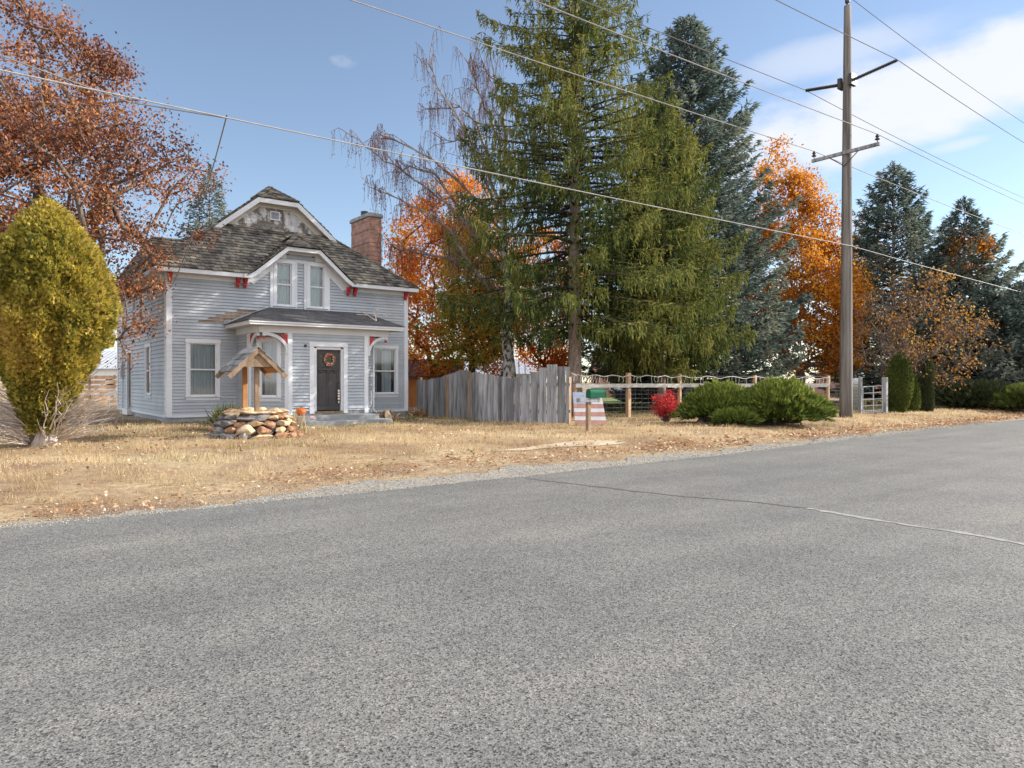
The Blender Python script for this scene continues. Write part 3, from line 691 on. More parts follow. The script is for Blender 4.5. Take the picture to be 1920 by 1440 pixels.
mb=MB(); mb.fbox(BF,10.0,10.05,-.11,-.09,1.30,1.60); mb.tube([BF(10.02,-.09,1.55),BF(10.02,-.04,1.53),BF(10.02,-.035,1.42),BF(10.02,-.09,1.36)],.012); build(mb,'handle','darkmetal',door)
mb=MB()
mb.fbox(BF,8.98,9.14,-.03,.045,.5,2.75); mb.fbox(BF,10.17,10.32,-.03,.045,.5,2.75); mb.fbox(BF,8.97,10.33,-.03,.05,2.75,2.90)
mb.fbox(BF,9.14,9.24,-.18,-.005,.6,2.70); mb.fbox(BF,10.10,10.17,-.18,-.005,.6,2.70); mb.fbox(BF,9.24,10.10,-.18,-.01,2.66,2.75)
build(mb,'door_casing','white',house,bevel=.008)
mb=MB(); mb.fbox(BF,9.14,10.17,-.18,.02,.535,.60); mb.fbox(BF,9.0,10.3,-.03,.12,.50,.535); build(mb,'threshold','brownwood',house)
mb=MB(); mb.fbox(BF,8.40,8.97,-.03,.018,.46,.80); mb.fbox(BF,10.33,10.93,-.03,.018,.46,.68); buildsplit(mb,'bare_board','graywood',house)
mb=MB(); mb.tube([BF(8.84,0,2.77),BF(8.84,.06,2.77),BF(8.84,.075,2.77)],[.045,.045,.02],12); build(mb,'porch_light','darkmetal',house)
mb=MB(); mb.tube([(11.50,23.30,3.2),(11.47,23.30,3.0),(11.47,23.30,.6),(11.55,23.2,.5)],.035,8); build(mb,'downspout','white',house)
mb=MB(); mb.box(8.25,11.05,22.02,22.93,.0,.505); mb.box(7.95,11.35,21.62,22.9,-.05,.345); build(mb,'front_steps','concrete',house,bevel=.02)
# ------------------------------------------------------------------ small things by the house
def lobed(mb,c,r,h,n=24,lobes=9,k=12):
    c=Vector(c); vs=[];fs=[]
    for i in range(k+1):
        a=math.pi*i/k
        for j in range(n):
            b=2*math.pi*j/n; rr=r*math.sin(a)*(1-.10*abs(math.cos(b*lobes/2))**2); vs.append(c+Vector((rr*math.cos(b),rr*math.sin(b),h/2*math.cos(a)*(1-.25*math.exp(-(math.sin(a)*3)**2)))))
    for i in range(k):
        for j in range(n): fs.append((i*n+j,(i+1)*n+j,(i+1)*n+(j+1)%n,i*n+(j+1)%n))
    mb.add(vs,fs)
pk=empty('pumpkin',(8.45,22.3,.505),'round orange pumpkin on the left end of the front step','pumpkin')
mb=MB(); lobed(mb,(8.45,22.3,.64),.17,.27); build(mb,'shell','pumpkin',pk,smooth=True)
mb=MB(); mb.tube([(8.45,22.3,.74),(8.46,22.3,.79),(8.49,22.29,.82)],[.02,.014,.017],6); build(mb,'stem','brownwood',pk)
M['pinkstone']=pm('pale_pink_paint',[(.42,(.62,.55,.53)),(.55,(.55,.25,.26)),(.66,(.65,.58,.56))],9,rough=.6,bs=.1)
def stone(mb,c,sx,sy,sz,seed,ang=0,tilt=0,sub=2):
    r=np.random.default_rng(seed); import bmesh
    bm=bmesh.new(); bmesh.ops.create_icosphere(bm,subdivisions=sub,radius=1)
    k=r.normal(size=(5,3))*1.6; ph=r.uniform(0,6,5); cut=[(Vector(unit(r.normal(size=3))),r.uniform(.45,.8)) for _ in range(11)]
    ca,sa=math.cos(ang),math.sin(ang); Rm=Matrix.Rotation(ang,3,'Z')@Matrix.Rotation(tilt,3,'X')
    vs=[]
    for v in bm.verts:
        p=v.co*(1+.26*float(np.sin(np.array(v.co)@k.T+ph).mean()))
        for n,d in cut:
            q=p.dot(n)
            if q>d: p=p-n*(q-d)*.95
        p=Rm@Vector((p.x*sx,p.y*sy,p.z*sz)); vs.append(Vector(c)+p)
    fs=[tuple(v.index for v in f.verts) for f in bm.faces]; bm.free(); mb.add(vs,fs)
def onestone(name,c,s,seed,mat,label,cat='rock',**k):
    mb=MB(); stone(mb,c,*s,seed,sub=3,**k); o=build(mb,name,mat,base=(c[0],c[1],c[2]-s[2]*.8)); props(o,label,cat); return o
onestone('painted_gourd',(8.62,21.82,.44),(.13,.1,.09),5,'pinkstone','pale pink swirled gourd on the lower step beside the pumpkin','gourd')
onestone('rock',(11.55,22.3,.40),(.13,.1,.22),6,'palestone','pale pointed rock standing at the right end of the front steps')
onestone('rock',(12.3,22.9,.29),(.3,.14,.08),16,'greystone','flat gray slab lying on the grass right of the front steps')
onestone('rock',(7.95,21.5,.25),(.26,.14,.07),26,'greystone','flat pale stone at the left foot of the front steps')
tx,ty=at(57,15.6); onestone('log_round',(tx,ty,.31),(.15,.12,.14),9,'brownwood','round cut log lying at the foot of the golden cypress','log')
# wreath
wr=empty('wreath',(9.70,23.03,2.33),'round autumn wreath with orange and white berries on the front door','wreath')
mb=MB(); n=24
mb.tube([(9.70+.17*math.cos(2*math.pi*i/n),23.02,2.33+.17*math.sin(2*math.pi*i/n)) for i in range(n+1)],.03,6,False); build(mb,'twig_ring','brownwood',wr)
M['berryo']=pm('orange_berries',[(.3,(.5,.09,.02)),(.7,(.6,.14,.03))],5,bs=0); M['berryw']=pm('white_berries',[(.3,(.6,.5,.42)),(.7,(.75,.68,.6))],5,bs=0)
for mt_,cnt in (('berryo',60),('berryw',34)):
    mb=MB()
    for i in range(cnt):
        a=R.uniform(0,6.283); r=.17+R.uniform(-.055,.055); mb.lathe((9.70+r*math.cos(a),23.0-R.uniform(0,.03),2.33+r*math.sin(a)),[(0,-.02),(.02,0),(0,.02)],6)
    build(mb,'berries',mt_,wr)
dh=empty('door_hanger',(10.02,22.98,1.3),'string of small cream bells hanging from the front door handle','ornament')
mb=MB()
for i,z in enumerate((1.28,1.19,1.10,1.01)): mb.lathe((10.02,22.97,z),[(0,.04),(.035,.02),(.042,-.02),(.03,-.038),(0,-.04)],10)
mb.lathe((10.02,22.97,.91),[(0,.04),(.02,.02),(.024,-.05),(0,-.06)],8); build(mb,'bell','berryw',dh,smooth=True)
mb=MB(); mb.tube([(10.02,22.96,1.5),(10.02,22.965,.92)],.006,5); build(mb,'cord','wire',dh)
# fallen branch on porch roof
mb=MB()
B0=Vector((11.45,23.05,3.72))
for pts in (((0,0,0),(-.14,.35,.22),(-.32,.6,.36)),((0,0,0),(.1,.25,.2),(.16,.6,.42)),((.1,.25,.2),(.4,.5,.33),(.8,.75,.32)),((.16,.6,.42),(.5,.8,.5)),((.4,.5,.33),(.7,.4,.22),(.95,.55,.24)),((-.14,.35,.22),(-.5,.55,.25))):
    mb.tube([B0+Vector(p) for p in pts],[.022-.005*i for i in range(len(pts))],5)
o=build(mb,'fallen_branch','greytwig',base=B0); props(o,'dead forked branch lying on the porch roof','branch')
# ------------------------------------------------------------------ wishing well
wx,wy=at(478,18.3); wz=.2
well=empty('wishing_well',(wx,wy,wz),'dry stacked stone wishing well with small gabled wooden roof on two posts','well')
sd=100
for ring in range(5):
    n=(15,14,14,13,12)[ring]; rad=1.0-.09*ring+.03*(ring%2)
    for i in range(n):
        a=2*math.pi*(i+.5*(ring%2)+R.uniform(-.15,.15))/n; sd+=1
        rr=rad+R.uniform(-.05,.05); x=wx+rr*math.cos(a); y=wy+rr*.85*math.sin(a)
        lit_side=(Vector((x-wx,y-wy)).dot(Vector(CAMR)))
        mt_=R.choice(['palestone','palestone','brownstone']) if lit_side>.15+R.uniform(-.25,.25) else R.choice(['greystone','brownstone','greystone'])  # paler stones camera right, grayer left: sunlit and shaded sides put into colour
        if ring==4: mt_='palestone' if lit_side>.2 else R.choice(['brownstone','palestone'])
        mb=MB(); flat=ring>=3
        stone(mb,(x,y,wz+.05+ring*.145+R.uniform(-.02,.02)),R.uniform(.15,.32) if not flat else R.uniform(.2,.36),R.uniform(.14,.24),R.uniform(.08,.15) if not flat else R.uniform(.05,.11),sd,a+math.pi/2+R.uniform(-.25,.25),R.uniform(-.3,.3),sub=3)
        build(mb,'stone',mt_,well)
mb=MB()
stone(mb,(wx,wy,wz+.25),.7,.6,.45,77); build(mb,'rubble_core','greystone',well)
# posts & roof, ridge along the viewing diagonal
rd=Vector((.06,.998,0)); rr_=Vector((.998,-.06,0)); wc=Vector((wx-.10,wy,wz))
zt=zat(672,18.0)
pf=wc+rr_*.02-rd*.5; pb_=wc-rr_*.02+rd*.55
mb=MB(); mb.beam(pf+Vector((0,0,.3)),Vector((pf.x,pf.y,zt+.05)),.11,.11,up=tuple(rr_)); build(mb,'post','brownwood',well,bevel=.006)
mb=MB(); mb.beam(pb_+Vector((0,0,.3)),Vector((pb_.x,pb_.y,zt+.05)),.11,.11,up=tuple(rr_)); o=build(mb,'post','newwood',well,bevel=.006); props(o,'golden orange rear post')
apex=zat(651,17.6); hw=.61; drop=.60; za=apex
mb=MB(); mbr=MB()
for sg in (-1,1):
    for i in range(4):
        f0=i/4; f1=(i+1.15)/4
        for seg in range(3):
            y0=-.75+seg*.52; y1=y0+.5
            def Q(f,y,dz): p=wc+rr_*(sg*hw*f)+rd*y; return Vector((p.x,p.y,za-drop*f+dz))
            a,b,c,d=Q(f1,y0+R.uniform(-.02,.02),.045),Q(f1,y1,.045),Q(f0,y1,.02),Q(f0,y0,.02)
            mb.prism([a,b,c,d],(0,0,-.018))
    a,b=Q(0,-.72,0),Q(1.12,-.72,0); mbr.beam(a-Vector((0,0,.06)),b-Vector((0,0,.06)),.04,.11)
    a,b=Q(0,.72,0),Q(1.12,.72,0); mbr.beam(a-Vector((0,0,.06)),b-Vector((0,0,.06)),.04,.11)
for sg in (-1,1):
    mbr.prism([Q2 for Q2 in [wc+rr_*(sg*.05)*0+rd*-.0]*0] or [Vector((0,0,-5)),Vector((.01,0,-5)),Vector((0,.01,-5))],(0,0,.01)) if False else None
wr_=build(mb,'well_roof','graywood',well,bevel=.004)
for k in range(4):
    f0=.12+k*.17; f1=f0+.165
    p=[]
    zlo=za-drop*f1; zhi=za-drop*f0
    for f,z in ((f1,zlo),(f0,zhi)): p.append((f,z))
    A=wc-rd*.69
    mbr.prism([Vector((A.x-rr_.x*hw*f1,A.y-rr_.y*hw*f1,zlo)),Vector((A.x+rr_.x*hw*f1,A.y+rr_.y*hw*f1,zlo)),Vector((A.x+rr_.x*hw*f0,A.y+rr_.y*hw*f0,zhi)),Vector((A.x-rr_.x*hw*f0,A.y-rr_.y*hw*f0,zhi))],rd*.025)
buildsplit(mbr,'roof_frame_board','brownwood',well)
mb=MB()
for sg in (-1,1):
    def Q(f,y,dz): p=wc+rr_*(sg*hw*f)+rd*y; return Vector((p.x,p.y,za-drop*f+dz))
    for i in range(4): mb.prism([Q(i*.25+.03,-.68,-.005),Q(i*.25+.23,-.68,-.005),Q(i*.25+.23,.68,-.005),Q(i*.25+.03,.68,-.005)],(0,0,-.02))
build(mb,'roof_boards','newwood',well)
# ------------------------------------------------------------------ board fence
fp=[(13.95,24.6),(14.0,23.3),(14.25,21.6),(14.75,19.8),(15.75,17.7)]
def along(pts,u):
    L=[math.dist(a,b) for a,b in zip(pts[:-1],pts[1:])]; d=u*sum(L)
    for (a,b),l in zip(zip(pts[:-1],pts[1:]),L):
        if d<=l: return (a[0]+(b[0]-a[0])*d/l,a[1]+(b[1]-a[1])*d/l)
        d-=l
    return pts[-1]
FL=sum(math.dist(a,b) for a,b in zip(fp[:-1],fp[1:]))
wf=empty('board_fence',(*fp[-1],.2),'weathered gray vertical board fence with scalloped top beside the house','fence')
def colx(p): X=CY*p[0]-SY*p[1]; Y=SY*p[0]+CY*p[1]; return 960+F*X/Y
bl=MB(); bn=MB(); d=0; k=0
while d<FL-.05:
    w=R.uniform(.13,.2) if d<FL*.66 else R.uniform(.24,.42)
    w=min(w,FL-d); a=along(fp,d/FL); b=along(fp,min(1,(d+w-(.006 if d<FL*.66 else .022))/FL)); c=colx(((a[0]+b[0])/2,(a[1]+b[1])/2))
    h=float(np.interp(c,[765,800,835,862,890,925,955,985,1015,1032,1050,1070],[1.50,1.44,1.62,1.80,1.70,1.60,1.52,1.60,1.84,1.95,1.92,1.84]))+R.uniform(-.02,.02)
    dx,dy=b[0]-a[0],b[1]-a[1]; L=math.hypot(dx,dy); nx,ny=-dy/L*-1,dx/L*-1; off=R.uniform(0,.012); th=.022
    z0=.2+R.uniform(-.03,.03)
    m_=bn if k in (11,18) else bl
    pts=[(a[0],a[1],z0),(b[0],b[1],z0),(b[0],b[1],h+.2+R.uniform(-.02,.03)),(a[0],a[1],h+.2)]
    pts=[(p[0]+nx*-off,p[1]+ny*-off,p[2]) for p in pts]
    m_.prism(pts,(-dy/L*th,dx/L*th,0)); d+=w; k+=1
build(bl,'boards','graywood',wf); o=build(bn,'boards','brownwood',wf); props(o,'brown replacement boards')
mb=MB()
for z in (.62,1.5):
    for i in range(12):
        a=along(fp,i/12); b=along(fp,(i+1)/12); mb.beam((a[0]+.06,a[1]+.02,z),(b[0]+.06,b[1]+.02,z),.05,.09)
build(mb,'rail','graywood',wf)
mb=MB()
for u in (.02,.35,.68,.99):
    a=along(fp,u); mb.beam((a[0]+.13,a[1]+.05,.0),(a[0]+.13,a[1]+.05,1.75),.09,.09)
buildsplit(mb,'post','postwood',wf)
# flag painted board leaning at the fence end
M['fblue']=pm('faded_blue_boards',[(.3,(.30,.38,.52)),(.7,(.45,.52,.64))],6,bs=.2); M['fred']=pm('faded_red_boards',[(.3,(.42,.20,.17)),(.7,(.56,.32,.27))],6,bs=.2); M['fwhite']=pm('faded_white_boards',[(.3,(.60,.60,.60)),(.7,(.75,.75,.76))],6,bs=.2)
d_=23.2; pL=at(1079,d_); pR=at(1138,d_-.2); fb=empty('flag_board',((pL[0]+pR[0])/2,(pL[1]+pR[1])/2,.2),'horizontal planks painted as a faded red, white and blue flag, leaning by the fence end','sign')
z0=.22; z1=zat(735,d_); n=8; fv=Vector((pR[0]-pL[0],pR[1]-pL[1],0)); fnr=Vector((SY,CY,0))*.25
for i in range(n):
    f0=i/n; f1=(i+.94)/n
    def FP(u,f): p=Vector((*pL,0))+fv*(u*(1-.10*f)-.06*f*1)+fnr*f; return Vector((p.x,p.y,z0+(z1-z0)*f))
    col=['fred','fwhite','fred','fwhite','fred','fwhite','fblue','fblue'][i]
    if i in (5,6,7):
        mb=MB(); mb.prism([FP(0,f0),FP(.62,f0),FP(.62,f1),FP(0,f1)],(0,.02,0)); build(mb,'plank','fblue',fb)
        mb=MB(); mb.prism([FP(.625,f0),FP(1,f0),FP(1,f1),FP(.625,f1)],(0,.02,0)); build(mb,'plank','fwhite' if i!=7 else 'fred',fb)
    else:
        mb=MB(); mb.prism([FP(0,f0),FP(1,f0),FP(1,f1),FP(0,f1)],(0,.02,0)); build(mb,'plank',col,fb)
mb=MB()
for u in (.15,.85): mb.prism([FP(u-.03,0)+Vector((0,.022,0)),FP(u+.03,0)+Vector((0,.022,0)),FP(u+.03,.93)+Vector((0,.022,0)),FP(u-.03,.93)+Vector((0,.022,0))],(0,.03,0))
buildsplit(mb,'batten','brownwood',fb)
# ------------------------------------------------------------------ mailbox
mx,my=at(1103,19.9); mbx=empty('mailbox',(mx,my,.19),'green rural mailbox on a wooden post at the road verge','mailbox')
mb=MB(); mb.beam((mx,my,.1),(mx,my,zat(752,19.9)),.11,.11); build(mb,'post','brownwood',mbx,bevel=.008)
zb=zat(754,19.9); ax=Vector((1,0,0)); ay=Vector((0,1,0)); 
mb=MB(); cR=Vector((CAMR[0],CAMR[1],0)); cF=Vector((CAMF[0],CAMF[1],0)); ax=Vector((.985,-.17,0)); ay=Vector((.17,.985,0))
o_=Vector((mx,my,0))
mb.prism([o_-ax*.33-ay*.10+Vector((0,0,zb)),o_+ax*.33-ay*.10+Vector((0,0,zb)),o_+ax*.33-ay*.10+Vector((0,0,zb+.11)),o_-ax*.33-ay*.10+Vector((0,0,zb+.11))],ay*.20)
build(mb,'shelf','graywood',mbx,bevel=.005)
mb=MB(); c=[]; w=.125; hh=.15; n=10; zbb=zb+.115
prof=[(-w,0),(w,0)]+[(w*math.cos(math.pi*i/n),hh+w*.85*math.sin(math.pi*i/n)) for i in range(n+1)]
o2=o_+ax*.16
# mailbox barrel runs along the road-facing axis with its door to the right
mb.prism([o2-ax*.16+ay*p+Vector((0,0,zbb+z)) for p,z in prof],ax*.50); build(mb,'box','green',mbx,bevel=.006)
mb=MB(); mb.prism([o2+ax*.342+ay*p*1.04+Vector((0,0,zbb+z*1.02)) for p,z in prof],ax*.018); dd=build(mb,'door','green',mbx,bevel=.004)
mb=MB(); mb.fbox(lambda x,y,z:o2+ax*x+ay*y+Vector((0,0,z)),.36,.385,-.02,.02,zbb+.2,zbb+.24); build(mb,'handle','metal',dd)
# ------------------------------------------------------------------ wire fence, lights, gate
wpnts=[at(1078,27.2),at(1178,28.2),at(1274,29.3),at(1415,30.2),at(1552,31.0)]
wfe=empty('wire_fence',(*wpnts[0],.2),'woven wire fence with wooden posts and pale top rail behind the juniper','fence')
for i,p in enumerate(wpnts):
    mb=MB(); w=.16 if i==1 else .12; zt_=[1.5,1.93,1.9,1.86,1.84][i]
    mb.beam((p[0],p[1],-.1),(p[0]+.01,p[1],zt_),w,w); build(mb,'post','postwood',wfe,bevel=.01)
for a,b in zip(wpnts[:-1],wpnts[1:]):
    mb=MB(); mb.beam((a[0]-.05,a[1]-.09,1.44),(b[0]-.05,b[1]-.09,1.43),.04,.15); build(mb,'rail','railwood',wfe)
    v=Vector((b[0]-a[0],b[1]-a[1],0)); n=int(v.length/.3); mb=MB()
    for k in range(8):
        z=.25+k*.17; mb.tube([(a[0],a[1]-.02,z),((a[0]+b[0])/2,(a[1]+b[1])/2-.02,z+R.uniform(-.03,.02)),(b[0],b[1]-.02,z)],.006,4,False)
    for k in range(1,n):
        p=Vector((a[0],a[1]-.02,0))+v*k/n; mb.tube([(p.x,p.y,.25),(p.x+R.uniform(-.03,.03),p.y,1.44)],.005,4,False)
    mb.tube([(a[0],a[1],1.82),(b[0],b[1],1.80)],.008,4,False)
    build(mb,'wire_mesh','wire',wfe)
lts=empty('icicle_lights',(*wpnts[0],1.8),'white icicle light string draped along the wire fence top','string lights')
mb=MB()
wl=[at(1066,25.5)]+wpnts; wlz=[1.95,1.86,1.85,1.82,1.80,1.78]
for j,(a,b) in enumerate(zip(wl[:-1],wl[1:])):
    L=math.dist(a,b); n=max(6,int(L/.16)); za_,zb_=wlz[j],wlz[j+1]; prev=None
    for i in range(n+1):
        u=i/n; x,y=a[0]+(b[0]-a[0])*u,a[1]+(b[1]-a[1])*u-.11; z=za_+(zb_-za_)*u-.10*(1-abs(2*((u*3)%1)-1))*R.uniform(.6,1.2)
        if prev: mb.tube([prev,(x,y,z)],.011,4,False)
        if R.random()<.62: mb.tube([(x,y,z),(x+R.uniform(-.05,.05),y,z-R.uniform(.05,.16)),(x+R.uniform(-.07,.07),y,z-R.uniform(.17,.34))],.008,4,False)
        prev=(x,y,z)
build(mb,'light_strand','lightwire',lts)
g1=at(1613,31.0); g2=at(1659,31.4)
gt=empty('metal_gate',(*g1,.2),'small pale metal gate between two gray posts right of the utility pole','gate')
for p,w in ((g1,.13),(g2,.19)):
    mb=MB(); mb.beam((p[0],p[1],-.1),(p[0],p[1],1.78),w,w); build(mb,'post','graywood',gt,bevel=.01)
mb=MB(); gv=Vector((g2[0]-g1[0],g2[1]-g1[1],0)); ga=Vector((*g1,0))+gv*.10; gb=Vector((*g1,0))+gv*.90
for x in (ga,(ga+gb)/2+gv*.03,gb): mb.tube([(x.x,x.y,.26),(x.x,x.y,1.38)],.026,6)
for z in (.26,.33,.55,.82,1.10,1.38): mb.tube([(ga.x,ga.y,z-.02),(gb.x,gb.y,z+.03)],.018,6)
build(mb,'gate_panel','metal',gt)
mb=MB(); p0=Vector((*g1,0)); p1=Vector((*wpnts[-1],0))
for z in np.arange(.35,1.5,.14): mb.tube([(p0.x,p0.y,z),(p1.x,p1.y,z)],.01,4,False)
build(mb,'side_wires','wire',gt)
# ------------------------------------------------------------------ utility pole
PX,PY=at(1586,28.2); tx,ty=at(1589,28.2)
up=empty('utility_pole',(PX,PY,.2),'tall weathered wooden utility pole with crossarm and long insulators','utility pole')
mb=MB(); n=14; ztop=16.3
mb.tube([(PX+(tx-PX)*i/n,PY+(ty-PY)*i/n,-.3+(ztop+.3)*i/n) for i in range(n+1)],[.255-.125*i/n for i in range(n+1)],20); build(mb,'pole','pole',up,smooth=True)
cx,cy=PX+(tx-PX)*.62,PY+(ty-PY)*.62
mb=MB(); mb.beam((cx-.17,cy-1.36,10.52),(cx-.17,cy+1.36,10.52),.11,.13); ca_=build(mb,'crossarm','graywood',up,bevel=.008)
mb=MB(); mb.beam((cx-.235,cy-.6,10.46),(cx-.2,cy,10.0),.01,.035); mb.beam((cx-.235,cy+.6,10.46),(cx-.2,cy,10.0),.01,.035); buildsplit(mb,'brace','darkmetal',ca_)
for yy in (-1.27,1.27):
    mb=MB(); c=(cx-.17,cy+yy,10.585); mb.lathe(c,[(0,0),(.015,0),(.015,.10),(.075,.10),(.10,.13),(.05,.17),(.045,.2),(.08,.22),(.055,.27),(.03,.32),(0,.33)],12); build(mb,'pin_insulator','darkmetal',ca_,smooth=True)
for sg,z0_,z1_,L in ((-1,13.33,13.5,1.93),(1,13.30,13.55,1.73)):
    a=Vector((cx,cy+sg*.28,z0_)); b=Vector((cx,cy+sg*L,z1_)); mb=MB(); k=30; pts=[];rad=[]
    for i in range(k*2+1): pts.append(a.lerp(b,i/(2*k))); rad.append(.075 if i%2 else .035)
    rad[0]=rad[-1]=.03; mb.tube(pts,rad,10); build(mb,'post_insulator','darkmetal',up)
mb=MB(); mb.box(cx-.2,cx+.2,cy-.30,cy-.16,13.12,13.55); mb.box(cx-.17,cx+.17,cy+.16,cy+.30,13.1,13.5); buildsplit(mb,'mounting_plate','darkmetal',up)
mb=MB(); mb.lathe((tx,ty,ztop),[(.0,.0),(.05,.0),(.05,.1),(.09,.14),(.09,.3),(.04,.4),(0,.42)],12); build(mb,'top_insulator','darkmetal',up)
def wire(name,pts,r,mat,label,sag=0):
    mb=MB(); P=[]
    for (a,b) in zip(pts[:-1],pts[1:]):
        n=26
        for i in range(n):
            u=i/n; P.append(tuple(a[k]+(b[k]-a[k])*u for k in range(2))+(a[2]+(b[2]-a[2])*u-sag*4*u*(1-u),))
    P.append(pts[-1]); mb.tube(P,r,5,False); o=build(mb,name,mat,base=pts[0]); props(o,label,'wire'); return o
sL,sR=-38,74
zc=zat(463,28.2)
wire('power_line',[(sL,PY-.23,6.9),(PX,PY-.23,zc),(sR,PY-.23,6.2)],.0145,'cable','thick pale cable strapped to the utility pole halfway down',.22)
yi=PY+(ty-PY)*.8
wire('power_line',[(sL,yi-1.93,13.6),(PX,yi-1.93,13.5),(sR,yi-1.93,13.6)],.014,'wire','dark wire through the tip of the right long insulator',.7)
wire('power_line',[(sL,yi+1.73,13.7),(PX,yi+1.73,13.55),(sR,yi+1.73,13.2)],.014,'wire','thin wire through the tip of the left long insulator',.5)
wire('power_line',[(sL,ty,16.8),(PX,ty,16.72),(sR,ty,16.3)],.013,'wire','highest wire, crossing the upper right corner of sky',.8)
wire('power_line',[(sL,cy+1.27,10.9),(cx-.17,cy+1.27,10.9),(sR,cy+1.27,10.6)],.015,'cable','pale wire on the left pin of the lower crossarm',.35)
wire('power_line',[(sL,cy-1.27,10.9),(cx-.17,cy-1.27,10.9),(sR,cy-1.27,10.6)],.015,'cable','pale wire on the right pin of the lower crossarm',.35)
jx=(14.37*(CY*-.396+SY))/(CY-SY*-.396); jz=6.72
wire('service_drop',[(jx,PY-.23,jz),(5.22,25.12,4.62)],.014,'wire','black service wire dropping from the street cable to the house corner',.35)
wire('support_wire',[(jx,PY-.23,jz-.05),(jx-1.6,PY+.1,jz-.02),(jx-6,PY-.9,jz+.35)],.012,'wire','thin second wire joining the street cable above the left tree')
# ------------------------------------------------------------------ leaf materials
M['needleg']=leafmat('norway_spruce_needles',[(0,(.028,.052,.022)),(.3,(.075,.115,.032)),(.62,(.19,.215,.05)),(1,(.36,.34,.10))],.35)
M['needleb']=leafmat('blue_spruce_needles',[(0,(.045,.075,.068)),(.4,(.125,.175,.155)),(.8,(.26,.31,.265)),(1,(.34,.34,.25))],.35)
M['oak']=leafmat('rust_oak_leaves',[(0,(.085,.035,.025)),(.35,(.20,.07,.032)),(.7,(.36,.135,.045)),(1,(.48,.24,.10))],.3)
M['maplered']=leafmat('red_orange_leaves',[(0,(.46,.10,.02)),(.3,(.72,.22,.02)),(.65,(.80,.34,.04)),(.85,(.66,.36,.05)),(1,(.40,.38,.06))],.62)
M['mapleor']=leafmat('orange_leaves',[(0,(.36,.11,.012)),(.4,(.56,.21,.02)),(.8,(.68,.33,.035)),(1,(.70,.42,.08))],.5)
M['yelgreen']=leafmat('yellow_green_leaves',[(0,(.17,.22,.04)),(.4,(.34,.33,.05)),(.7,(.55,.40,.06)),(1,(.62,.30,.06))],.55)
M['gold']=leafmat('golden_cypress_sprays',[(0,(.11,.12,.03)),(.2,(.25,.23,.04)),(.45,(.44,.36,.06)),(.8,(.60,.46,.09)),(1,(.64,.45,.18))],.35)
M['arbor']=leafmat('green_arborvitae_sprays',[(0,(.06,.085,.02)),(.5,(.15,.19,.045)),(1,(.27,.29,.08))],.35)
M['arbord']=leafmat('dark_arborvitae_sprays',[(0,(.035,.05,.02)),(.5,(.08,.10,.045)),(1,(.14,.155,.07))],.3)
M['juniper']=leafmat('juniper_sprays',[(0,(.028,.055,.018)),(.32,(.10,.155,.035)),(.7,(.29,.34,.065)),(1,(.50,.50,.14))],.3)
M['redbush']=leafmat('crimson_leaves',[(0,(.26,.01,.03)),(.5,(.52,.025,.045)),(1,(.70,.09,.06))],.4)
M['yucca']=leafmat('dark_green_sword_leaves',[(0,(.03,.06,.02)),(.6,(.08,.12,.03)),(1,(.30,.28,.08))],.2)
M['drygrass']=leafmat('dry_grass_blades',[(0,(.24,.15,.075)),(.3,(.45,.33,.18)),(.65,(.62,.48,.28)),(.93,(.74,.62,.41)),(1,(.22,.24,.08))],.42)
M['greengrass']=leafmat('green_grass_blades',[(0,(.06,.085,.03)),(.6,(.15,.17,.055)),(1,(.32,.29,.12))],.35)
M['litter']=leafmat('fallen_leaves',[(0,(.14,.07,.04)),(.3,(.33,.16,.075)),(.65,(.50,.32,.18)),(1,(.76,.64,.49))],.3)
M['cherry']=leafmat('amber_leaves',[(0,(.28,.12,.03)),(.6,(.50,.25,.045)),(1,(.58,.37,.07))],.4)
M['catkin']=leafmat('dry_birch_leaves',[(0,(.12,.05,.04)),(.6,(.30,.12,.07)),(1,(.42,.19,.10))],.3)
# ------------------------------------------------------------------ trees
def mkprofile(rows): rows=sorted(rows); return lambda z:(np.interp(z,[r[0] for r in rows],[r[1] for r in rows]),np.interp(z,[r[0] for r in rows],[r[2] for r in rows]))
CR3=np.array([CY,-SY,0]); CF3=np.array([SY,CY,0])
def crown_points(base,rows,n,thick=.55,seed=1,cl=.75):
    """points in a lumpy crown: rows = (z, sideways shift, radius)"""
    f=mkprofile(rows); z0=min(r[0] for r in rows); z1=max(r[0] for r in rows); out=[]
    while len(out)<n:
        z=NR.uniform(z0,z1,n*3); dx,r=f(z); keep=NR.random(n*3)<(r/max(q[2] for q in rows))**1.5; z,dx,r=z[keep],dx[keep],r[keep]
        a=NR.uniform(0,2*np.pi,len(z)); q=NR.uniform(thick,1,len(z))**.6*r
        P=np.array([base[0],base[1],0])+CR3*(dx+q*np.cos(a))[:,None]+CF3*(q*np.sin(a))[:,None]; P[:,2]=z
        lump=vnoise(P,1.1/ max(1,(z1-z0)/8),seed); q2=(.72+.34*lump)
        C=np.array([base[0],base[1],0])+CR3*dx[:,None]; C[:,2]=z
        P=C+(P-C)*q2[:,None]
        keep=vnoise(P,1.7,seed+5)>1-cl; out+=list(P[keep])
    return np.array(out[:n])
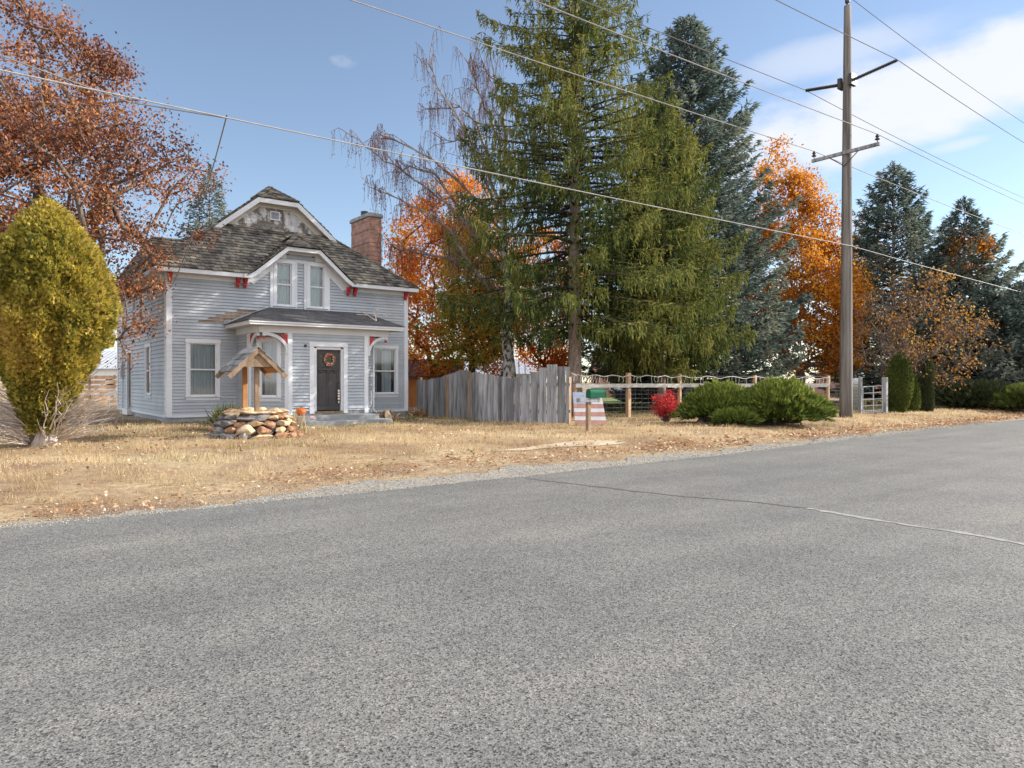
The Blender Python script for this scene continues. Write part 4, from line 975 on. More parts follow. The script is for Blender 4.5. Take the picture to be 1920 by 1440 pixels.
def grow(base,att,r0,mb,trunk_h,tmin=.008,top=None,wander=.12,fork=None):
    """connect crown points to the nearest branch, thick to thin"""
    base=np.array([base[0],base[1],0.]); nodes=[base]; par=[-1]
    top=top if top is not None else att[:,2].max()*.8
    k=max(5,int(top/.8)); c=att.mean(0)
    for i in range(1,k+1):
        u=i/k; p=base.copy(); p[2]=top*u; w=max(0,(p[2]-trunk_h)/max(.1,top-trunk_h)); p[:2]+=(c[:2]-base[:2])*w*.8+NR.normal(size=2)*wander*w
        nodes.append(p); par.append(i-1)
    hmin=trunk_h
    order=np.argsort(np.linalg.norm(att-np.array([base[0],base[1],trunk_h+1]),axis=1))
    N=np.array(nodes); ends=[]
    for ai in order:
        a=att[ai]; d=np.linalg.norm(N-a,axis=1)+1.0*np.maximum(0,N[:,2]-a[2]+.25*np.linalg.norm(N[:,:2]-a[:2],axis=1))+(N[:,2]<hmin*.9)*50
        j=int(np.argmin(d)); p=N[j]; L=np.linalg.norm(a-p); s=max(1,int(L/.55)); prev=j
        new=[]
        for q in range(1,s+1):
            u=q/s; pt=p+(a-p)*u+np.array([0,0,-.10*L*math.sin(math.pi*u)*0+.07*L*math.sin(math.pi*u)])+NR.normal(size=3)*.05*min(L,1.5)*(u<1)
            nodes.append(pt); par.append(prev); prev=len(nodes)-1; new.append(pt)
        N=np.concatenate([N,np.array(new)]); ends.append(prev)
    n=len(nodes); w=np.zeros(n); w[ends]+=1
    for i in range(n-1,0,-1): w[par[i]]+=w[i]
    rad=np.maximum(tmin,r0*(w/w[0])**.48); 
    ch=[[] for _ in range(n)]
    for i in range(1,n): ch[par[i]].append(i)
    st=[(0,None)]
    paths=[]
    stack=[0]; used=[False]*n
    def walk(i,startpt):
        path=[startpt] if startpt is not None else []; 
        cur=i
        while True:
            path.append(cur); used[cur]=True
            if not ch[cur]: break
            big=max(ch[cur],key=lambda c:w[c])
            for c in ch[cur]:
                if c!=big: stack2.append((c,cur))
            cur=big
        paths.append(path)
    stack2=[(0,None)]
    while stack2:
        i,s=stack2.pop(); walk(i,s)
    for p in paths:
        if len(p)<2: continue
        rr=[float(rad[q]) for q in p]; rr[0]=min(rr[0],rr[1]*1.3) if p[0]!=0 else rr[0]*1.15
        mb.tube([nodes[q] for q in p],rr,9 if rr[0]>.08 else (6 if rr[0]>.03 else 4),False)
    return np.array(nodes),np.array([nodes[e] for e in ends]),np.array(par),rad
def leaves_at(E,per,spread,size,seed,tm=LEAF,droop=.4,tb=0.,ts=.28,rowsize=None):
    n=len(E); P=np.repeat(E,per,0); off=NR.normal(size=P.shape)*spread; off[:,2]*=.75; P=P+off
    D=NR.normal(size=P.shape)+np.array([0,0,-droop]); cl=vnoise(P,1.3,seed)
    t=np.clip(tb+.15+.55*cl+NR.normal(size=len(P))*ts,0,1)
    return scatter(tm,P,D,NR.uniform(.7,1.3,len(P))*size,t,roll=unit(NR.normal(size=P.shape)*.8+np.array([0,0,1.])))
def broadtree(name,base,rows,natt,r0,th,leafm,per,spread,size,label,bark='bark',seed=3,cat='tree',filt=None,thick=.45,cl=.75,tb=0,top=None,extra=None,tminr=.008):
    att=crown_points(base,rows,natt,thick,seed,cl)
    if filt is not None: att=att[filt(att)]
    if extra is not None: att=np.concatenate([att,extra])
    t=empty(name,(base[0],base[1],.2),label,cat); mb=MB()
    nodes,E,par,rad=grow(base,att,r0,mb,th,top=top,tmin=tminr); build(mb,'trunk',bark,t,smooth=True)
    thin=nodes[rad<r0*.12]; thin=thin[thin[:,2]>min(r[0] for r in rows)]
    if filt is not None: thin=thin[filt(thin)]
    parts=[leaves_at(E,per,spread,size,seed,tb=tb),leaves_at(thin,max(1,per//5),spread*.8,size,seed,tb=tb)]
    foliage('crown',parts,leafm,t); return t
print('trees')
zs=lambda y,d: zat(y,d)
d=20.8; k=d/F
ob=at(55,d)
def offhouse(P):
    ins=(P[:,0]>4.3)&(P[:,0]<14.6)&(P[:,1]>24.3)&(P[:,2]<5.9+.82*np.clip(P[:,1]-24.8,0,2.6)+.3)
    return ~ins
def prow(d,c0,rows): return [(zat(y,d),((a+b)/2-c0)*d/F,(b-a)/2*d/F) for y,a,b in rows]
OEX=[]
for (px,py) in ((212,550),(236,590),(250,605),(235,618),(262,622),(272,600),(290,600),(240,672),(222,640),(228,540),(250,525),(225,500),(262,500)):
    for q in range(1):
        dd=R.uniform(20.6,21.6); x,y=at(px+R.uniform(-6,6),dd); OEX.append((x,y,zat(py+R.uniform(-6,6),dd)))
OEX=np.array(OEX)
broadtree('oak_tree',ob,prow(d,55,[(0,-60,130),(40,-120,190),(90,-220,225),(160,-290,255),(215,-310,345),(285,-320,412),(350,-320,405),(430,-300,375),(490,-250,320),(550,-160,300)]),
  900,.34,2.2,'oak',66,.26,.10,'large rust brown oak whose crown overhangs the left side of the house',seed=4,filt=offhouse,thick=.15,cl=.72,extra=OEX)
# low hanging spray in front of the side wall is part of the same crown
d=40; c=850
broadtree('maple_tree',at(c,d),prow(d,c,[(325,840,880),(360,790,925),(420,728,960),(500,710,985),(600,698,990),(680,735,970),(700,770,940)]),380,.24,2.0,'maplered',75,.34,.17,
  'red orange maple behind the chimney side of the house',seed=8,cl=.8,thick=.3)
d=36; c=885
broadtree('ash_tree',at(c,d),prow(d,c,[(400,855,915),(450,815,955),(540,800,975),(620,790,985),(680,815,960),(692,850,930)]),210,.17,2.2,'yelgreen',70,.28,.14,'yellow green tree between the red maple and the birch',seed=12,cl=.72,thick=.2,tb=.05,bark='darkbark')
d=43; c=1010
broadtree('maple_tree',at(c,d),prow(d,c,[(430,970,1050),(500,930,1090),(570,925,1100),(640,925,1100),(700,950,1080)]),190,.12,1.6,'maplered',70,.3,.17,'low orange maple glowing between the birch and spruce trunks',seed=15,tb=-.05)
d=44; c=1500
broadtree('maple_tree',at(c,d),prow(d,c,[(262,1440,1465),(300,1430,1482),(350,1415,1530),(430,1395,1565),(500,1385,1610),(540,1390,1645),(620,1400,1630),(695,1430,1600)]),420,.3,1.8,'mapleor',80,.36,.19,
  'tall bright orange maple behind the utility pole',seed=21,cl=.82,thick=.35)
d=52; c=1625
broadtree('elm_tree',at(c,d),prow(d,c,[(400,1605,1640),(450,1590,1660),(520,1585,1670)]),60,.15,6,'mapleor',26,.4,.2,'thin half bare orange tree behind the tall blue spruce',seed=33)
d=42; c=1820
broadtree('elm_tree',at(c,d),prow(d,c,[(430,1800,1835),(480,1780,1860),(520,1790,1850)]),45,.1,5,'mapleor',34,.3,.17,'small orange crown showing among the right hand spruces',seed=34)
# weeping cherry-like small tree
d=34.5; c=1668; cb=at(c,d)
att=crown_points(cb,prow(d,c,[(515,1650,1760),(560,1605,1800),(620,1590,1840),(690,1600,1842),(715,1650,1800)]),330,.2,41,.85)
wt=empty('crabapple_tree',(cb[0],cb[1],.2),'spreading twiggy small tree with amber leaves on its right side','tree'); mb=MB()
nodes,E,par,rad=grow(cb,att,.14,mb,1.6,top=4.5,tmin=.014,wander=.05)
for e in E:
    for _ in range(3):
        a=R.uniform(0,6.28); r=R.uniform(.3,.8); q=e+np.array([r*math.cos(a),r*math.sin(a),-R.uniform(.1,.7)]); mb.tube([e,(e+q)/2+np.array([0,0,.12]),q],[.012,.010,.007],3,False)
build(mb,'trunk','bark',wt)
rel=(E-np.array([cb[0],cb[1],0]))@CR3
parts=[leaves_at(E[rel>.9],17,.3,.12,42,ts=.3),leaves_at(E[(rel>-.5)&(rel<=.9)],5,.3,.12,42)]
foliage('crown',parts,'cherry',wt)
# conifers -------------------------------------------------------------------
def conifer(name,base,H,Rad,z0,label,mat,style,nwh=.34,seed=1,power=.8,bark='sprucebark',tr=.26,dens=1.0,twl=.24,asym=None,skipf=None):
    rg=np.random.default_rng(seed); t=empty(name,(base[0],base[1],.2),label,'tree'); mb=MB()
    n=14; mb.tube([(base[0],base[1],-.1+(H+.1)*i/n) for i in range(n+1)],[max(.012,tr*(1-i/n)**.85*(1.25 if i==0 else 1)) for i in range(n+1)],14)
    build(mb,'trunk',bark,t,smooth=True); mb=MB()
    P=[];D=[];S=[];Tn=[]
    z=z0
    while z<H-.25:
        f=(z-z0)/(H-z0); r=Rad*(1-f)**power*(.62+.38*min(1,(z-z0+.6)/2.2)); nb=max(4,int((5+5*(1-f))*1.0))
        a0=rg.uniform(0,6.28)
        for b in range(nb):
            a=a0+2*math.pi*b/nb+rg.normal()*.25; L=r*rg.uniform(.68,1.14)
            if rg.random()<.07: L*=1.15
            if rg.random()<.06 and f<.8: continue
            dr=np.array([math.cos(a),math.sin(a),0])
            if skipf and rg.random()<skipf(float(dr@CR3),z): continue
            if asym is not None: L*=asym(float(dr@CR3),z)
            L=max(L,.25); m=max(4,int(L/.28)); pts=[]
            rise={'norway':.05,'blue':.14,'young':.25}[style]; sag={'norway':.42,'blue':.30,'young':.1}[style]; tip={'norway':.26,'blue':.30,'young':.2}[style]
            for i in range(m+1):
                u=i/m; zz=z+L*(rise*u-sag*u*u*(1-f*.6)+tip*u**4+ (.35*f*u)); pts.append(np.array([base[0],base[1],zz])+dr*L*u)
            mb.tube(pts,[max(.006,(.012+.011*L)*(1-i/m)) for i in range(m+1)],4,False)
            pts=np.array(pts)
            if style=='norway':
                ns=int(L/.085*dens); u=rg.uniform(.12,1,ns)**.8
                idx=u*m; i0=np.minimum(idx.astype(int),m-1); p=pts[i0]+(pts[i0+1]-pts[i0])*(idx-i0)[:,None]
                side=np.array([-dr[1],dr[0],0]); sg=rg.choice([-1,1],ns); w=(.10+.28*L*(1-u))*rg.uniform(.1,1,ns)
                q=p+side*(sg*w)[:,None]+dr*(w*.5)[:,None]; q[:,2]-=w*.25
                # hanging branchlets: chains of needle twigs
                hl=rg.uniform(.15,.62,ns)*(1.05-.35*f)
                for c in range(3):
                    pp=q.copy(); pp[:,2]-=hl*c/3; pp+=rg.normal(size=pp.shape)*.03
                    dd=np.stack([rg.normal(size=ns)*.22+dr[0]*.25,rg.normal(size=ns)*.22+dr[1]*.25,-np.ones(ns)],1)
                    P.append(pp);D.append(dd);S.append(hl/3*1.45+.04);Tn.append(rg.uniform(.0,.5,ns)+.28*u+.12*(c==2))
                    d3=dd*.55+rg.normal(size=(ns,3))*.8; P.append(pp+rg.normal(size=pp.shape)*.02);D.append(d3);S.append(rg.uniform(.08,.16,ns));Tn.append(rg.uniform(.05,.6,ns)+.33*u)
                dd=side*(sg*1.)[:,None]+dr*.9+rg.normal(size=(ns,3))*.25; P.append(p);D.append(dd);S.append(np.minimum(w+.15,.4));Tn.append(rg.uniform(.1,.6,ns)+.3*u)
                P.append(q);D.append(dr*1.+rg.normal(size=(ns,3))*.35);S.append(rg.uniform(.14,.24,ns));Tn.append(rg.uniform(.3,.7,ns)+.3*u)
            else:
                ns=int(L/.045*dens); u=rg.uniform(.15,1,ns)**.75
                idx=u*m; i0=np.minimum(idx.astype(int),m-1); p=pts[i0]+(pts[i0+1]-pts[i0])*(idx-i0)[:,None]
                side=np.array([-dr[1],dr[0],0]); sg=rg.choice([-1,1],ns); w=(.08+.34*L*(1-u)**.8)*rg.uniform(.0,1,ns)
                q=p+side*(sg*w)[:,None]+dr*(w*.45)[:,None]; q[:,2]-=w*.14+rg.uniform(0,.14,ns)
                for c in range(2):
                    dd=side*(sg*.8)[:,None]+dr*1.+rg.normal(size=(ns,3))*.35; dd[:,2]+=.15-.5*c
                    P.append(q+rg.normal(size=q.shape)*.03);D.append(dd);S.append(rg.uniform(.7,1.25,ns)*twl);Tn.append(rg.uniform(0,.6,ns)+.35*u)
        z+=nwh*rg.uniform(.75,1.25)*(1-.35*f)
    # leader tufts
    ns=60; zt_=rg.uniform(H-.8,H+.05,ns); P.append(np.stack([np.full(ns,base[0]),np.full(ns,base[1]),zt_],1)); a=rg.uniform(0,6.28,ns); D.append(np.stack([np.cos(a),np.sin(a),np.full(ns,.9)],1)); S.append(np.full(ns,.2)); Tn.append(rg.uniform(0,.7,ns))
    P=np.concatenate(P);D=np.concatenate(D);S=np.concatenate(S);Tn=np.concatenate(Tn)
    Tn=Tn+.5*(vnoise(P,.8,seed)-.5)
    sc=np.stack([S,np.full(len(S),.07 if style!='norway' else .044),np.full(len(S),.07 if style!='norway' else .044)],1)
    build(mb,'branches','darkbark',t,smooth=True)
    print(name,len(P)); foliage('crown',[scatter(TWIG,P,D,sc,Tn)],mat,t); return t
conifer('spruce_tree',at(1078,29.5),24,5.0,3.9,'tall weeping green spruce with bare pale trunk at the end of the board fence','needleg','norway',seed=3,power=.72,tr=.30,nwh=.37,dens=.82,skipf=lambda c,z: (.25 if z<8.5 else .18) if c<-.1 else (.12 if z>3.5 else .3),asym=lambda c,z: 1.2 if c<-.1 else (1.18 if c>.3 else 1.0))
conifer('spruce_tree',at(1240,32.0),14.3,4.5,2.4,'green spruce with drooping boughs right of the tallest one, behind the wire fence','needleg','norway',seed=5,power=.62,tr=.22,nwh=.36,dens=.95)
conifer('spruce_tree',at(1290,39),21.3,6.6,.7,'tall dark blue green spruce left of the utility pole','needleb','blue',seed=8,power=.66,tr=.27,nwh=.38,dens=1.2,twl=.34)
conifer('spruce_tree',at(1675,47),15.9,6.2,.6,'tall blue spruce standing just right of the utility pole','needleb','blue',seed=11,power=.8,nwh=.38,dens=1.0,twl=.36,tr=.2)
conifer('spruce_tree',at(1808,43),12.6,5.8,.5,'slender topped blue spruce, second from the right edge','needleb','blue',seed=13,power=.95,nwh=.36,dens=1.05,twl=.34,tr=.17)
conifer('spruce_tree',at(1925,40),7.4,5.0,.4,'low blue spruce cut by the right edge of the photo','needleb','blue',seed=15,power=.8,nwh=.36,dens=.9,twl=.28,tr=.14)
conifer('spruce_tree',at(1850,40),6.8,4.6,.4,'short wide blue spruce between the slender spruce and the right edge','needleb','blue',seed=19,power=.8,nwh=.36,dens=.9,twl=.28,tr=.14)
conifer('spruce_tree',at(393,46),15.4,3.4,4.5,'distant pale spruce top showing behind the left roof hip','needleb','blue',seed=17,power=.9,nwh=.4,dens=.55,twl=.3,tr=.18)
# birch ----------------------------------------------------------------------
d=33; bb=at(950,d); bt=empty('birch_tree',(bb[0],bb[1],.2),'nearly bare white birch with hanging twigs left of the big spruce','tree'); mb=MB()
def cp(px,py,dep=0): x,y=at(px,d+dep); return np.array([x,y,zat(py,d+dep)])
mb.tube([cp(952,735),cp(956,690),cp(950,640),cp(953,560),cp(948,480),cp(945,400),cp(940,330)],[.42,.27,.23,.20,.17,.13,.09],12); 
mb.tube([cp(937,735,.5),cp(945,690,.4),cp(955,640,.3)],[.2,.13,.1],8)
build(mb,'trunk','birch',bt,smooth=True)
mb=MB(); tips=[]
limbs=[[(948,600),(900,520),(850,440),(800,400),(740,370),(690,350)],[(950,520),(900,450),(850,395),(790,345),(720,300),(672,262)],[(945,440),(900,380),(850,330),(800,290),(740,262),(700,248)],
 [(945,400),(920,340),(880,260),(850,210),(820,160),(805,110)],[(942,360),(915,290),(890,230),(862,200),(800,205)],[(940,330),(935,260),(910,200),(890,150),(872,110)],[(940,330),(950,260),(940,200),(925,150),(905,118)],
 [(945,380),(980,320),(1005,270),(1010,220)],[(948,450),(990,400),(1020,350),(1030,300)],[(946,420),(905,330),(908,300),(870,265),(830,262)],[(950,560),(880,500),(820,480),(760,470),(735,462)],[(945,470),(870,410),(820,330),(770,310),(745,330)]]
for li,l in enumerate(limbs):
    dep=(li%5-2)*.7; pts=[cp(x,y,dep*i/len(l)) for i,(x,y) in enumerate(l)]
    P=[]
    for a,b in zip(pts[:-1],pts[1:]):
        for q in range(4): P.append(a+(b-a)*q/4+NR.normal(size=3)*.035)
    P.append(pts[-1]); n=len(P); mb.tube(P,[.065*(1-i/n)**.8+.011 for i in range(n)],6,False)
    for i in range(3,n):
        for _ in range(1 if i%3 else 2):
            dirv=np.array([R.uniform(-1,1),R.uniform(-1,1),R.uniform(.0,1.1)]); L=R.uniform(.5,1.4)
            a=P[i]; b=a+dirv*L*.5+(P[i]-P[i-1])*L*1.2; c=b+dirv*L*.35+np.array([0,0,-.2*L]); mb.tube([a,b,c],[.022,.015,.011],4,False); tips+=[a+(b-a)*.6,b,c,(b+c)/2]
build(mb,'limbs','birchlimb',bt)
mb=MB(); T2=[]
for tp in tips:
    for _ in range(R.choice([1,2,2,3])):
        L=R.uniform(.35,1.5); w=R.uniform(-.2,.2); q=tp+np.array([w,R.uniform(-.2,.2),-L]); m=tp+np.array([w*.7,0,-L*.35]); mb.tube([tp,m,q],[.008,.007,.005],3,False)
        if R.random()<.45: T2+=[m,q]
build(mb,'twigs','birchtwig',bt)
foliage('leaves',[leaves_at(np.array(T2),3,.06,.07,51,droop=2)],'catkin',bt)
# ------------------------------------------------------------------ shrubs
def shell(base,rows,n,depth,seed,size,tm=SPRAY,updir=.7,lump=.16,tb=0,tspread=.27,lsc=1.6):
    f=mkprofile(rows); z0=min(r[0] for r in rows); z1=max(r[0] for r in rows); rm=max(r[2] for r in rows)
    z=NR.uniform(z0,z1,n*3); dx,r=f(z); kp=NR.random(len(z))<(r/rm+.08); z,dx,r=z[kp][:n],dx[kp][:n],r[kp][:n]; n=len(z)
    a=NR.uniform(0,2*np.pi,n); N=CR3*np.cos(a)[:,None]+CF3*np.sin(a)[:,None]
    C=np.array([base[0],base[1],0])+CR3*dx[:,None]; C[:,2]=z
    S0=C+N*r[:,None]; ln=vnoise(S0,lsc,seed)*.6+vnoise(S0,lsc*2.6,seed+3)*.4
    q=r*(1-lump+lump*1.7*(ln-.3))-NR.exponential(depth,n); q=np.maximum(q,.02)
    P=C+N*q[:,None]; P[:,2]+=NR.normal(size=n)*.05
    D=N+np.array([0,0,updir])+NR.normal(size=P.shape)*.45
    t=tb+.15+.6*vnoise(P,1.5,seed+9)+NR.normal(size=n)*tspread-.25*np.clip((r-q)/.3-.5,0,1)*0
    return scatter(tm,P,D,NR.uniform(.7,1.3,n)*size,t)
d=15.6; gb=at(85,d)
gc=empty('golden_cypress',(gb[0],gb[1],.2),'big teardrop shaped golden cypress with bare gray twigs at its base','shrub')
rows=prow(d,85,[(380,80,96),(396,62,118),(430,32,150),(470,5,180),(520,-16,204),(580,-32,217),(630,-28,206),(680,0,172),(730,24,144),(780,42,124),(808,52,112)])
foliage('crown',[shell(gb,rows,85000,.11,61,.085,lump=.15,lsc=4.2),shell(gb,rows,22000,.35,62,.13,lump=.2,tb=-.15)],'gold',gc)
mb=MB(); 
for i in range(7):
    a=2*math.pi*i/7; x,y=gb[0]+.1*math.cos(a),gb[1]+.1*math.sin(a)
    mb.tube([(gb[0]+.24*math.cos(a),gb[1]+.2*math.sin(a),.05),(x,y,.45),(x+.2*math.cos(a),y+.2*math.sin(a),1.2),(x+.5*math.cos(a),y+.5*math.sin(a),2.6)],[.12,.085,.05,.02],7)
build(mb,'trunk','greytwig',gc,smooth=True)
mb=MB()
for i in range(170):
    sgn=-1 if i%5<3 else 1; a=R.uniform(-.9,.9); dirv=CR3*sgn*math.cos(a)+CF3*math.sin(a)-CF3*.25; z=R.uniform(.25,1.0); L=R.uniform(.5,1.15)*(1.25 if sgn<0 else 1.15)
    p=np.array([gb[0],gb[1],z])+dirv*R.uniform(.2,.45); c=[p]; dd=dirv*L; up=R.uniform(.1,.9)
    for q in range(1,5):
        c.append(p+dd*q/4+np.array([R.uniform(-.06,.06),R.uniform(-.06,.06),up*L*(q/4)*(1.35-.5*q/4)+R.uniform(-.03,.03)]))
    mb.tube(c,[.013,.011,.009,.007,.005],4,False)
    for _ in range(2):
        q=R.randint(1,3); mb.tube([c[q],c[q]+dirv*R.uniform(.1,.35)+np.array([R.uniform(-.15,.15),R.uniform(-.15,.15),R.uniform(-.02,.25)])],[.007,.004],3,False)
build(mb,'bare_twigs','greytwig',gc)
def arb(px,d,rowspx,mat,label,n,seed,base=.2):
    b=at(px,d); o=empty('arborvitae',(b[0],b[1],base),label,'shrub','arborvitae shrubs by the gate')
    foliage('crown',[shell(b,prow(d,px,rowspx),n,.10,seed,.11,tm=TWIGS,updir=2.2,lump=.10,lsc=2.5)],mat,o)
    mb=MB(); mb.tube([(b[0],b[1],0),(b[0],b[1],1.6)],[.06,.02],6); build(mb,'trunk','darkbark',o)
TWIGS=(TWIG[0]*np.array([1,.28,.28]),TWIG[1])
arb(1686,32.5,[(668,1680,1692),(685,1668,1704),(710,1662,1710),(740,1660,1709),(765,1663,1700),(774,1672,1696)],'arbor','tallest bright green arborvitae, nearest the gate post',17000,71)
arb(1712,33.2,[(708,1704,1716),(730,1698,1722),(755,1696,1726),(773,1702,1720)],'arbor','small green arborvitae wedged between its two taller neighbours',7000,72)
arb(1736,33.6,[(676,1730,1742),(695,1722,1750),(740,1720,1751),(765,1722,1749),(774,1728,1744)],'arbord','dark narrow arborvitae on the right of the row by the gate',12000,73)
TWIGJ=(TWIG[0]*np.array([1,.2,.2]),TWIG[1])
# spreading juniper
def spreading(name,c,rx,ry,h,mat,label,nb,seed,density=46,twl=.13,cat='shrub',low=.12):
    o=empty(name,(c[0],c[1],.2),label,cat); rg=np.random.default_rng(seed); mb=MB(); P=[];D=[];Tn=[];S=[]
    for i in range(nb):
        a=rg.uniform(0,6.283); e=rg.uniform(.0,1.0); out=CR3*math.cos(a)*rx+CF3*math.sin(a)*ry
        r=rg.uniform(.45,1.0)*rg.choice([.82,1.0,1.12]); tip=np.array([c[0],c[1],.2])+out*r*math.sqrt(max(.05,1-e*e*.85)); tip[2]=.2+low+h*e*rg.uniform(.85,1.05)*(1-.25*r*r)
        st=np.array([c[0],c[1],.25])+out*rg.uniform(.0,.4); m=8; pts=[]
        for q in range(m+1):
            u=q/m; p=st+(tip-st)*u; p[2]+=.16*h*math.sin(math.pi*u); pts.append(p)
        pts=np.array(pts); mb.tube(pts[::2],[.02,.015,.01,.008,.005],4,False)
        ns=density; u=rg.uniform(.35,1.03,ns)**.7; p=st+(tip-st)*u[:,None]; p[:,2]+=.16*h*np.sin(np.pi*np.clip(u,0,1)); dr=unit((tip-st)[None])[0]
        p+=rg.normal(size=p.shape)*np.array([.10,.10,.055])*(1.15-u)[:,None]+rg.normal(size=p.shape)*.02
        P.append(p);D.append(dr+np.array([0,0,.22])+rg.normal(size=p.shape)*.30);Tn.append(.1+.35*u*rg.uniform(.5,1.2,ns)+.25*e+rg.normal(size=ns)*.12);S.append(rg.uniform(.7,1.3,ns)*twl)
    P=np.concatenate(P);D=np.concatenate(D);Tn=np.concatenate(Tn);S=np.concatenate(S); P[:,2]=np.maximum(P[:,2],.22)
    build(mb,'branches','darkbark',o); foliage('foliage',[scatter(TWIGJ,P,D,S*1.5,Tn)],mat,o); return o
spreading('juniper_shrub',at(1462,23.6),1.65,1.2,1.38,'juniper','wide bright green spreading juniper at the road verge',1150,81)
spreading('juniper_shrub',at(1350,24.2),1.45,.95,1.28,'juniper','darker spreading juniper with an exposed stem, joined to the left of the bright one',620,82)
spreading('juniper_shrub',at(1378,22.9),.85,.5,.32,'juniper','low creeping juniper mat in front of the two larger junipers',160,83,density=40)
jun2=[o for o in bpy.data.objects if o.name=='juniper_shrub.001'][0]
mb=MB(); p=at(1345,23.9); q=at(1308,24.0); mb.tube([(q[0],q[1],.12),(q[0]+.3,q[1]-.05,.42),(p[0],p[1],.62),(p[0]+.5,p[1],.9)],[.13,.11,.08,.05],8); build(mb,'stem','darkbark',jun2,smooth=True)
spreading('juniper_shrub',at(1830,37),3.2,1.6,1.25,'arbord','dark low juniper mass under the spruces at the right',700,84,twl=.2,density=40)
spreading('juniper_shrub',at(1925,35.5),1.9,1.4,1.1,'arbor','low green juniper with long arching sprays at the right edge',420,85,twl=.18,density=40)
# red bush
rb=at(1249,25.0); o=empty('barberry_bush',(rb[0],rb[1],.2),'small crimson bush in front of the wire fence','shrub'); mb=MB(); E=[]
for i in range(120):
    a=R.uniform(0,6.28); sp=R.uniform(.05,.52); h=R.uniform(.35,1.08)*(1.05-.5*sp); t=np.array([rb[0]+sp*math.cos(a),rb[1]+sp*math.sin(a),.2+h]); s0=np.array([rb[0]+.04*math.cos(a),rb[1]+.04*math.sin(a),.15])
    m=s0+(t-s0)*.5+np.array([0,0,.08]); mb.tube([s0,m,t],[.012,.008,.005],4,False); E+=[m,t,(m+t)/2,m+(t-m)*.75,s0+(m-s0)*.8]
build(mb,'stems','birchtwig',o); foliage('foliage',[leaves_at(np.array(E),9,.05,.055,91,droop=-1.2)],'redbush',o)
# yucca behind the well, dead plants
def tuft(name,c,n,L,w,mat,label,cat='plant',spread=.9,base=.25):
    a=NR.uniform(0,6.283,n); e=NR.uniform(.15,spread,n); P=np.tile(np.array([c[0],c[1],base]),(n,1))+NR.normal(size=(n,3))*np.array([.12,.12,.02])
    D=np.stack([np.cos(a)*e,np.sin(a)*e,np.ones(n)*(1.05-e*.6)],1); S=NR.uniform(.55,1,n)*L
    V,T,C=scatter(TWIG,P,D,np.stack([S,np.full(n,w),np.full(n,w*.5)],1),NR.random(n)); o=place(name,npmesh(name,V,T,C),M[mat],base=(c[0],c[1],base)); props(o,label,cat); return o
tuft('yucca_plant',at(428,20.6),420,.85,.045,'yucca','dark green spiky bush behind the left side of the well')
tuft('yucca_plant',at(497,20.4),160,.62,.04,'yucca','dark spiky leaves showing behind the right side of the well')
tuft('dead_plant',(11.75,22.75),260,.42,.04,'litter','brown withered clump at the right end of the front steps',spread=1.3)
tuft('dead_plant',(13.75,24.0),260,.45,.04,'litter','brown withered clump between the house corner and the board fence',spread=1.3)
tuft('dry_stalks',at(556,18.6),60,.8,.02,'drygrass','tall dry grass stalks right of the stone well',spread=.35,base=.2)
# ------------------------------------------------------------------ grass, leaves
print('grass')
def inview(s,t,marg=1.0):
    X=CY*s-SY*t; Y=SY*s+CY*t; return (Y>4)&(np.abs(X)<Y*.711+marg)
def blocked(s,t):
    h=((s>5.0)&(s<14.0)&(t>25.1)&(t<34.7))|((s>7.2)&(s<11.6)&(t>22.9)&(t<25.3))|((s>7.9)&(s<11.4)&(t>21.5)&(t<23))
    w=((s-wx)**2+(t-wy)**2)<.9; return h|w
def gzz(s,t): return gz(s,t)
n=620000; s=NR.uniform(-14,52,n); t=NR.uniform(9.6,31,n)
e=road_edge(s)+shoulder(s); Yc=SY*s+CY*t
tuftn=vnoise(np.stack([s,t,0*s],1),2.6,5)*.5+vnoise(np.stack([s,t,0*s],1),7.,6)*.5
dens=sm(e+.1,e+1.3,t)*(.12+.88*sm(.25,.75,tuftn))*np.clip(16/Yc,.25,1.2)*(1-.75*sm(24.5,27,t))
kp=(NR.random(n)<dens)&inview(s,t)&~blocked(s,t); s,t,tuftn,e=s[kp],t[kp],tuftn[kp],e[kp]; n=len(s); print('blades',n)
hgt=(.03+.14*tuftn**1.3)*NR.uniform(.6,1.3,n)*(.5+.5*sm(e+.3,e+2,t)); Yc=SY*s+CY*t
P=np.stack([s,t,gzz(s,t)-.004],1); D=np.stack([NR.normal(size=n)*.38,NR.normal(size=n)*.38,np.ones(n)],1)
green=(vnoise(np.stack([s,t,0*s],1),.5,9)*.5+.5*vnoise(np.stack([s,t,0*s],1),1.9,19))
near_house=sm(18.8,21.5,t)*1.0  # green blades get more frequent towards the house
isg=(NR.random(n)<np.clip((green-.66)*1.1+near_house*.75,0,.8))
tint=np.clip(.2+.55*vnoise(P,.8,12)+NR.normal(size=n)*.18,0,.92)
w=np.maximum(.006,Yc*.00045)*NR.uniform(.7,1.4,n)
for nm,mk,mt_ in (('dry_grass',~isg,'drygrass'),('green_grass',isg,'greengrass')):
    V,T,C=scatter(BLADE,P[mk],D[mk],np.stack([hgt[mk],w[mk],w[mk]],1),tint[mk] if nm=='dry_grass' else NR.random(mk.sum()),roll=None)
    o=place(nm,npmesh(nm,V,T,C),M[mt_]); props(o,'short %s covering the front yard'%('straw coloured dry grass' if nm=='dry_grass' else 'sparse green grass'),'grass',kind='stuff')
n=260000; s=NR.uniform(-12,50,n); t=NR.uniform(9.4,26,n); e=road_edge(s)+shoulder(s)
dens=np.exp(-((t-e-.6)/.6)**2)*.75*(t>e-.1)+.035*(t>e)+.06*(np.hypot(s-1,t-20)<7)*(t>e+.3)+.004*(t>e-.9)
cl=vnoise(np.stack([s,t,0*s],1),2.2,31)
